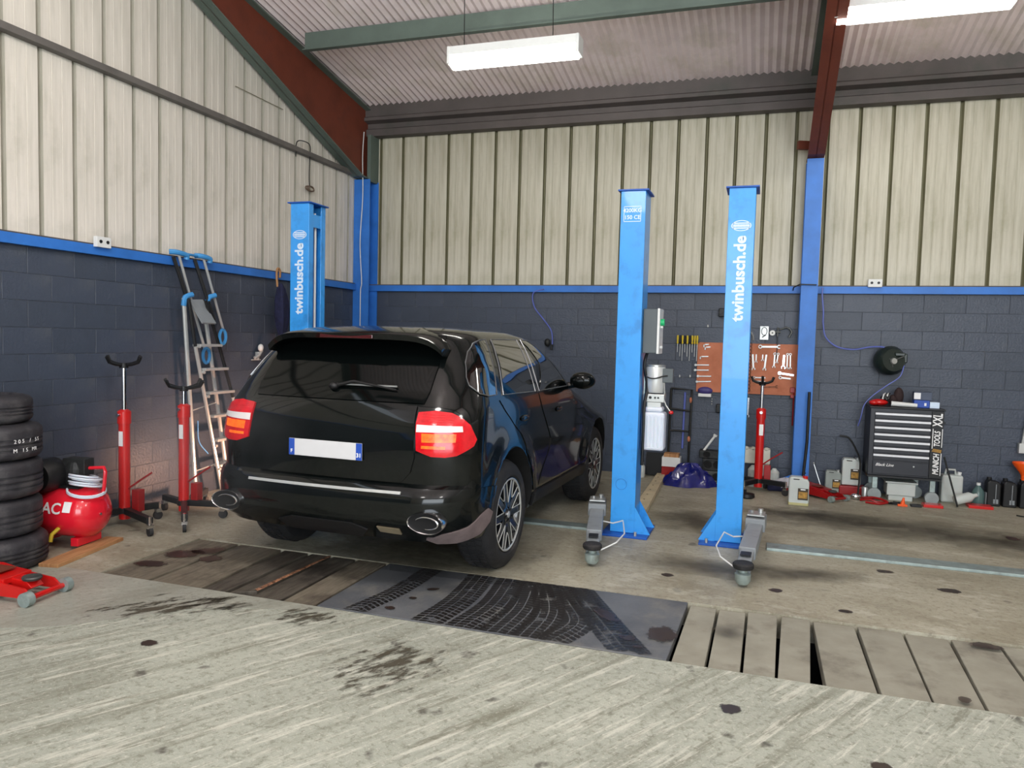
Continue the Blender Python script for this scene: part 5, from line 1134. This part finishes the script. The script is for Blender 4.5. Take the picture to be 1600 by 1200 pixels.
# plastic bag and blue jug
mb = MB(); n = 20; k = 8
for j in range(k+1):
    ph = PI*j/k
    for i in range(n):
        a = 2*PI*i/n; r = 1+.18*math.sin(5*a+j*1.7)+.12*math.cos(3*a-j*2.1)
        mb.v.append((.13*r*math.sin(ph)*math.cos(a), .09*r*math.sin(ph)*math.sin(a), .07-.07*math.cos(ph)*(1+.1*math.sin(4*a))))
for j in range(k): mb.f += [(j*n+i, j*n+(i+1) % n, (j+1)*n+(i+1) % n, (j+1)*n+i) for i in range(n)]
mb.m = [0]*len(mb.f); o = mb.mk('crumpled_bag', M['bag'], smooth=True); o.location = (.31, 8.80, .0); tag(o, 'crumpled clear bag lying before the blue column foot', 'bag')
tag(MB().bb(.12, .30, 8.70, 8.79, 0, .06).mk('blue_cloth_bundle', M['navy'], bev=.02), 'dark blue cloth bundle lying before the crumpled clear bag', 'cloth')
# jugs
def jug(label, loc, s=1, full=False, red=False, rz=0, grey=False):
    t = thing('oil_can', label, 'plastic can', loc, rz, 'plastic cans on the floor'); w_, h_, d_ = .19*s, .29*s, .12*s
    m = mat('grey_can', (150, 158, 152), .4, bump=.02) if grey else M['can']
    b = MB(); pr = [(-w_/2, 0), (w_/2, 0), (w_/2, h_*.86), (w_*.40, h_*.93), (w_*.22, h_*.95), (w_*.15, h_), (-w_*.42, h_), (-w_/2, h_*.90)]
    b.prism(pr, -d_/2, d_/2, lambda a, c, h: (a, h, c)).mk('can_body', m, t, bev=.012*s)
    MB().bb(-w_*.30, w_*.02, -d_/2-.001, d_/2+.001, h_*.90, h_*.945).mk('grip_hole', M['trim'], t, bev=.004)
    MB().cyl((w_*.30, 0, h_*.92), (w_*.30, 0, h_*1.03), .026*s, n=16).mk('cap', M['red'] if red else M['steel'], t, smooth=True)
    if full: MB().bb(-w_/2-.0008, w_/2+.0008, -d_/2-.0008, d_/2+.0008, .002, h_*.14).mk('oil_fill', M['canoil'], t, bev=.01)
    lb = MB().bb(-w_*.05, w_*.46, -d_/2-.002, -d_/2, h_*.22, h_*.62).mk('can_label', M['printdark'], t)
    MB().bb(-w_*.01, w_*.42, -d_/2-.0035, -d_/2-.002, h_*.28, h_*.50).mk('label_print', M['gold'], lb); MB().bb(.08*w_, w_*.32, -d_/2-.0035, -d_/2-.002, h_*.56, h_*.60).mk('label_print', M['printw'], lb)
    return t
jug('white plastic can with red cap standing foremost on the floor', (.41, 8.06, 0), 1.0, True, True)
jug('leaning grey-green plastic can behind the red trolley jack', (.80, 8.93, .0), .85, grey=True)
jug('upright pale plastic can nearest the black tool cabinet', (.98, 8.95, .10), 1.0)
tag(MB().bb(.86, 1.12, 8.85, 9.02, .0, .095).mk('red_toolbox', M['darkred'], bev=.008), 'low dark red box under the upright pale can', 'box')
trolley_jack('dark red trolley jack with upright black handle by the blue column', (.82, 8.40, 0), math.radians(-135), M['darkred'], [(-.03, -.585, .7), (-.03, -.585, 1.38)]).scale = (.8, .8, .8)
# airgun hose bits
tag(MB().tube(spline([(.86, 9.03, .62), (.95, 9.0, .60), (1.02, 8.9, .48), (1.045, 8.78, .38), (1.04, 8.72, .2), (1.03, 8.68, .05)]), .010, 7).mk('grease_gun_hose', M['castdark'], smooth=True), 'dark bent hose rising over the pale cans', 'hose')
tag(MB().sph((1.0, 8.60, .035), .05, .035, .033).mk('chrome_nozzle', M['chrome'], smooth=True), 'chrome rounded nozzle on the floor before the cans', 'nozzle')
tag(MB().lathe([(0, 0), (.032, 0), (.034, .11), (.028, .125), (0, .125)], (1.10, 8.72, 0), n=16).mk('steel_tin', M['steel'], smooth=True), 'small steel tin before the tool cabinet\'s left foot', 'tin')
tag(MB().sph((.60, 8.99, .30), .012, .012, .012).cyl((.60, 8.99, .30), (.70, 8.95, .0), .006, n=6).mk('grease_nipple_tube', M['steel'], smooth=True), 'thin tube with bright ball right of the blue column', 'tube')
for i, pts in enumerate(([(1.04, 8.56, .012), (1.12, 8.52, .03), (1.2, 8.5, .012), (1.3, 8.53, .012), (1.22, 8.62, .03), (1.1, 8.66, .012), (1.05, 8.74, .012)], [(1.08, 8.60, .03), (1.18, 8.56, .045), (1.28, 8.47, .03), (1.20, 8.42, .012), (1.08, 8.46, .012)])):
    tag(MB().tube(spline(pts), .012, 7).mk('red_hose', M['darkred'], smooth=True), ('red hose loop lying by the chrome nozzle', 'red hose end lying nearest in front of the cabinet')[i], 'hose')
tag(MB().tube(spline([(1.30, 8.50, .012), (1.38, 8.47, .02), (1.44, 8.52, .012), (1.36, 8.6, .012)]), .010, 6).box((1.36, 8.50, .02), (.10, .02, .02), rz=.5).mk('black_cable_clamp', M['black']), 'black cable clamp tangled in front of the cabinet', 'clamp')
tag(MB().cyl((1.42, 8.46, 0), (1.43, 8.46, .09), .028, .008, n=12).box((1.42, 8.46, .012), (.09, .05, .02)).mk('orange_pump', M['orange'], bev=.003), 'small orange cone-shaped tool on the floor before the cabinet', 'tool')
tag(MB().bb(1.50, 1.60, 8.46, 8.53, 0, .025).mk('black_tool', M['black'], bev=.005), 'black flat tool right of the small orange one', 'tool')
tag(MB().bb(1.62, 1.80, 8.50, 8.62, 0, .03).mk('red_wedge', M['red'], bev=.004), 'flat red plate on the floor before the cabinet wheel', 'plate')
tag(MB().bb(2.06, 2.28, 8.66, 8.80, 0, .03).mk('red_tray', M['red'], bev=.004), 'flat red tray below the green bottle', 'tray')

# ------------------------------------------------------------------ hose reel
hr = thing('hose_reel', 'dark green hose reel with blue air hose on the right wall half', 'hose reel', (1.30, 8.98, 1.465))
R3 = Matrix.Rotation(.5, 3, 'Z')
MB().lathe([(.0, -.10), (.09, -.10), (.14, -.07), (.155, -.03), (.155, .05), (.12, .10), (0, .10)], (0, 0, 0), ax=(.35, -1, .1), n=28).mk('reel_shell', M['reel'], hr, smooth=True)
for k in range(3):
    a = 2*PI*k/3+.5; MB().tube([(.02, -.11, 0), (.03+.12*math.cos(a), -.09, .12*math.sin(a))], .007, 6).mk('spoke', M['cast'], hr)
MB().lathe([(.0, .0), (.03, .0), (.035, -.02), (0, -.02)], (.035, -.125, .0), ax=(.35, -1, .1), n=14).mk('reel_cap', M['steel'], hr, smooth=True)
MB().bb(.04, .14, -.10, -.02, .05, .09).bb(.12, .17, -.05, .02, -.02, .08).mk('hose_guide', M['reel'], hr, bev=.01)
MB().bb(-.04, .06, .06, .12, -.08, .08).mk('wall_plate', M['black'], hr)
tag(MB().tube(spline([(.60, 8.95, 2.24), (.60, 8.95, 2.15), (.62, 8.96, 1.98), (.625, 8.97, 1.85), (.66, 8.98, 1.70), (.78, 9.0, 1.60), (.95, 9.0, 1.575), (1.10, 8.98, 1.605), (1.22, 8.95, 1.61), (1.32, 8.93, 1.58)]), .008, 6).mk('air_hose', M['hoseblue'], smooth=True), 'blue air hose swinging from the blue column to the reel', 'hose')
tag(MB().tube(spline([(1.44, 8.93, 1.42), (1.40, 8.9, 1.30), (1.28, 8.9, 1.20), (1.16, 8.88, 1.10), (1.07, 8.87, .99), (1.04, 8.87, .85), (1.02, 8.9, .75)]), .006, 6).mk('air_hose', M['hoseblue'], smooth=True), 'thin blue hose hanging from the reel past the cabinet\'s left side', 'hose')
tag(MB().tube([(.53, 8.83, 2.262), (.36, 8.83, 2.268), (.30, 8.90, 2.24), (.30, 9.06, 2.22)], .007, 6).mk('cable', M['black'], smooth=True), 'black cable strapped round the blue column at sill height', 'cable')

# ------------------------------------------------------------------ tool cabinet
cb = thing('tool_cabinet', 'black roller tool cabinet with seven silver drawer handles', 'tool cabinet', (1.105, 8.645, 0))
MB().bb(0, .685, 0.012, .42, .27, .975).mk('cabinet_body', M['cabinet'], cb, bev=.006)
MB().bb(-.01, .695, -.005, .43, .975, .99).mk('top_mat', M['black'], cb, bev=.003)
for k in range(7):
    z_ = .914-.072*k; dr = MB().bb(.045, .565, -.004, .012, z_-.045, z_+.022).mk('drawer', M['cabinet'], cb, bev=.003)
    MB().bb(.045, .565, -.022, -.004, z_-.008, z_+.014).mk('drawer_handle', M['handle'], dr, bev=.003)
dr = MB().bb(.045, .565, -.004, .012, .29, .425).mk('lower_door', M['cabinet'], cb, bev=.003)
text('Black Line', .042, 'lettering', M['printw'], cb, frame((.155, -.006, .385), (1, 0, 0), (0, 0, 1)), shear=.4, bold=.0004)
MB().bb(.572, .682, -.002, .012, .28, .965).mk('side_panel', M['black'], cb, bev=.002)
text('TOOLS', .075, 'lettering', M['printw'], cb, frame((.632, -.004, .685), (0, 0, 1), (-1, 0, 0)), shear=.2, bold=.002, sx=.66)
text('XXL', .12, 'lettering', M['printw'], cb, frame((.63, -.004, .878), (0, 0, 1), (-1, 0, 0)), shear=.1, bold=.003, sx=.58)
text('MUNICH', .075, 'lettering', M['printw'], cb, frame((.632, -.004, .425), (0, 0, 1), (-1, 0, 0)), shear=.2, bold=.002, sx=.72)
for q_ in ((.585, .592, .585, .79), (.670, .677, .60, .79), (.670, .677, .31, .54)): MB().bb(q_[0], q_[1], -.004, -.002, q_[2], q_[3]).mk('stripe', M['printw'], cb)
MB().prism([(.585, .555), (.67, .545), (.675, .575), (.60, .585)], -.005, -.002, lambda a, b, h: (a, h, b)).mk('orange_dash', M['gold'], cb)
MB().cyl((.43, -.004, .385), (.43, -.008, .385), .008, n=10).mk('lock', M['steel'], cb)
MB().bb(.0, .69, .0, .42, .25, .27).mk('base_frame', M['black'], cb)
for x, y in ((.62, .05), (.52, .36), (.08, .36), (.08, .05)):
    f = MB().bb(x-.025, x+.025, y-.02, y+.02, .13, .25).mk('caster_fork', M['galv'], cb, bev=.003); MB().cyl((x-.0, y-.022, .065), (x, y+.022, .065), .065, n=22).mk('caster_wheel', mat('grey_wheel', (150, 160, 160), .5, bump=.02), f, smooth=True)
MB().cyl((.695, .02, .85), (.695, .40, .85), .009, n=8).mk('side_bar', M['black'], cb)
tag(MB().bb(1.31, 1.58, 8.72, 8.96, .06, .19).bb(1.29, 1.60, 8.70, 8.98, .19, .205).bb(1.33, 1.56, 8.74, 8.94, .0, .06).mk('grey_tub', M['can'], bev=.01), 'pale grey tub under the tool cabinet', 'tub')
# on the cabinet
TZ = .991
o = MB().sph((1.20, 8.805, TZ+.035), .09, .06, .035).sph((1.15, 8.785, TZ+.03), .05, .05, .03).mk('red_rag', M['red'], smooth=True); tag(o, 'red rag heaped at the left end of the cabinet top', 'rag')
g = thing('work_gloves', 'black and white work gloves on the red rag', 'gloves', (1.26, 8.805, TZ+.0)); MB().sph((0, 0, .085), .05, .04, .03).mk('glove_black', M['black'], g, smooth=True)
for k in range(4): MB().tube([(-.03+k*.018, -.03, .07), (-.02+k*.018, -.02, .12), (.0+k*.014, .02, .13)], .008, 6).mk('glove_finger', M['white'] if k % 2 == 0 else M['black'], g, smooth=True)
o = MB().cyl((1.31, 8.745, TZ+.03), (1.55, 8.725, TZ+.022), .026, .020, n=18).mk('white_lamp_tube', M['white'], smooth=True); tag(o, 'white tube-shaped lamp lying on the cabinet\'s front edge', 'lamp')
o = MB().sph((1.40, 8.905, TZ+.10), .05, .045, .095).sph((1.35, 8.905, TZ+.06), .05, .04, .055).mk('brown_brush', mat('dark_brown_cloth', (52, 36, 36), .8, bump=.3), smooth=True); tag(o, 'dark brown rounded bag standing behind the white lamp tube', 'bag')
t = thing('parts_box', 'blue and white flat box on the right end of the cabinet top', 'box', (1.60, 8.805, TZ)); MB().bb(-.075, .07, -.05, .05, 0, .075).mk('box_body', mat('blue_box', (46, 84, 178), .5), t, bev=.003); MB().bb(.02, .04, -.052, -.05, .02, .05).mk('box_label', M['printw'], t)
t = thing('parts_box', 'small pale blue box right of the flat blue one on the cabinet', 'box', (1.71, 8.785, TZ)); MB().bb(-.038, .05, -.04, .04, 0, .062).mk('box_body', M['print'], t, bev=.003)
t = thing('parts_box', 'dark box with white printed end, on top of the flat blue box', 'box', (1.61, 8.845, TZ+.076)); MB().bb(-.08, .085, -.05, .05, 0, .085).mk('box_body', mat('slate_box', (74, 84, 104), .5), t, bev=.003); MB().bb(-.082, -.02, -.052, -.05, .01, .075).mk('box_label', M['printw'], t)
# right of cabinet
t = thing('jerry_can', 'white jerry can standing right of the tool cabinet', 'jerry can', (1.95, 8.95, 0)); MB().bb(-.10, .10, -.07, .07, 0, .29).mk('can_body', M['can'], t, bev=.02); MB().tube([(-.06, 0, .29), (-.05, 0, .34), (.03, 0, .34), (.04, 0, .29)], .012, 8).mk('can_handle', M['can'], t, smooth=True); MB().cyl((.07, 0, .28), (.075, 0, .32), .02, n=12).mk('cap', M['white'], t)
tag(MB().cyl((1.82, 8.70, .50), (1.95, 8.62, .01), .009, n=8).mk('drill_rod', M['castdark'], smooth=True), 'long dark drill rod leaning on the cabinet\'s right side', 'rod')
t = thing('spray_bottle', 'clear bottle lying on its side right of the cabinet', 'bottle', (2.04, 8.72, .055)); MB().lathe([(0, 0), (.045, 0), (.05, .02), (.05, .15), (.02, .19), (.018, .22), (0, .22)], (-.10, 0, 0), ax=(1, .1, .35), n=18).mk('bottle_body', M['can'], t, smooth=True)
t = thing('green_bottle', 'upright green-grey bottle with white cap', 'bottle', (2.20, 8.93, .0)); MB().lathe([(0, 0), (.055, 0), (.06, .02), (.06, .12), (.05, .15), (.02, .19), (.018, .20), (0, .20)], n=20).mk('bottle_body', M['bottle'], t, smooth=True); MB().cyl((0, 0, .20), (0, 0, .225), .02, n=12).mk('cap', M['white'], t)
tag(MB().bb(2.255, 2.262, 8.86, 8.92, 0, .14).mk('grey_tin', M['grey'], bev=.005), 'narrow grey tin between green bottle and black cans', 'tin')
for i, (x, lab) in enumerate(((2.33, 'black oil can nearest the green bottle'), (2.475, 'black oil can second from the green bottle'), (2.625, 'black oil can with the orange funnel standing in it'))):
    t = thing('black_oil_can', lab, 'oil can', (x, 8.95, 0), 0, 'black oil cans at the right edge'); MB().prism([(-.062, 0), (.062, 0), (.062, .22), (.04, .255), (-.045, .27), (-.062, .24)], -.08, .05, lambda a, b, h: (a, h, b)).mk('can_body', M['black'], t, bev=.012)
    MB().cyl((-.035, -.01, .26), (-.035, -.01, .29), .022, n=14).mk('cap', M['black'], t); MB().bb(.012, .018, -.083, -.08, .03, .23).mk('sight_strip', M['grey'], t); MB().bb(-.005, .04, -.083, -.08, .03, .075).mk('label', M['grey'], t)
fn = tag(MB().lathe([(.105, .13), (.11, .13), (.11, .115), (.045, .03), (.028, .0), (.024, -.05), (.02, -.05), (.022, .0), (.04, .032), (.105, .12), (.105, .13)], (2.60, 8.93, .335), n=28).mk('funnel', M['orange'], smooth=True), 'orange funnel standing in the rightmost black can', 'funnel')
tag(MB().cyl((2.60, 9.05, .62), (2.63, 9.05, .92), .012, n=10).box((2.62, 9.06, .60), (.10, .06, .10)).mk('wall_sprayer', M['alu']), 'white tube with grey block on the wall at the right edge', 'tool')
tag(MB().tube(spline([(2.42, 8.45, .006), (2.5, 8.4, .006), (2.58, 8.42, .006), (2.52, 8.47, .006)]), .007, 6).mk('cable', M['castdark'], smooth=True), 'short cable loop on the floor at the right picture edge', 'cable')

# ------------------------------------------------------------------ thin exhaust haze at the left rear corner of the car
hm = bpy.data.materials.new('exhaust_haze'); hm.use_nodes = True; nt = hm.node_tree; N = nt.nodes; Lk = nt.links
for n_ in list(N):
    if n_.type != 'OUTPUT_MATERIAL': N.remove(n_)
vol = N.new('ShaderNodeVolumeScatter'); vol.inputs['Color'].default_value = (.9, .88, .9, 1)
tc = N.new('ShaderNodeTexCoord'); nz = N.new('ShaderNodeTexNoise'); nz.inputs['Scale'].default_value = 2.2; nz.inputs['Detail'].default_value = 3; Lk.new(tc.outputs['Object'], nz.inputs[0])
ln = N.new('ShaderNodeVectorMath'); ln.operation = 'LENGTH'; sc_ = N.new('ShaderNodeVectorMath'); sc_.operation = 'MULTIPLY'; sc_.inputs[1].default_value = (1/.75, 1/.75, 1/.62); Lk.new(tc.outputs['Object'], sc_.inputs[0]); Lk.new(sc_.outputs[0], ln.inputs[0])
mr = N.new('ShaderNodeMapRange'); mr.inputs[1].default_value = 1.0; mr.inputs[2].default_value = .1; Lk.new(ln.outputs['Value'], mr.inputs[0])
m1 = N.new('ShaderNodeMapRange'); m1.inputs[1].default_value = .42; m1.inputs[2].default_value = .70; Lk.new(nz.outputs[0], m1.inputs[0])
mm = N.new('ShaderNodeMath'); mm.operation = 'MULTIPLY'; Lk.new(mr.outputs[0], mm.inputs[0]); Lk.new(m1.outputs[0], mm.inputs[1])
m2 = N.new('ShaderNodeMath'); m2.operation = 'MULTIPLY'; m2.inputs[1].default_value = .42; Lk.new(mm.outputs[0], m2.inputs[0]); Lk.new(m2.outputs[0], vol.inputs['Density'])
Lk.new(vol.outputs[0], N['Material Output'].inputs['Volume'])
hz = MB().sph((0, 0, 0), .75, .75, .62, 24, 14).mk('exhaust_haze', hm, smooth=True); hz.location = (-3.15, 3.55, .95)
tag(hz, 'faint grey exhaust haze drifting round the left rear of the black car', 'haze', kind='stuff')
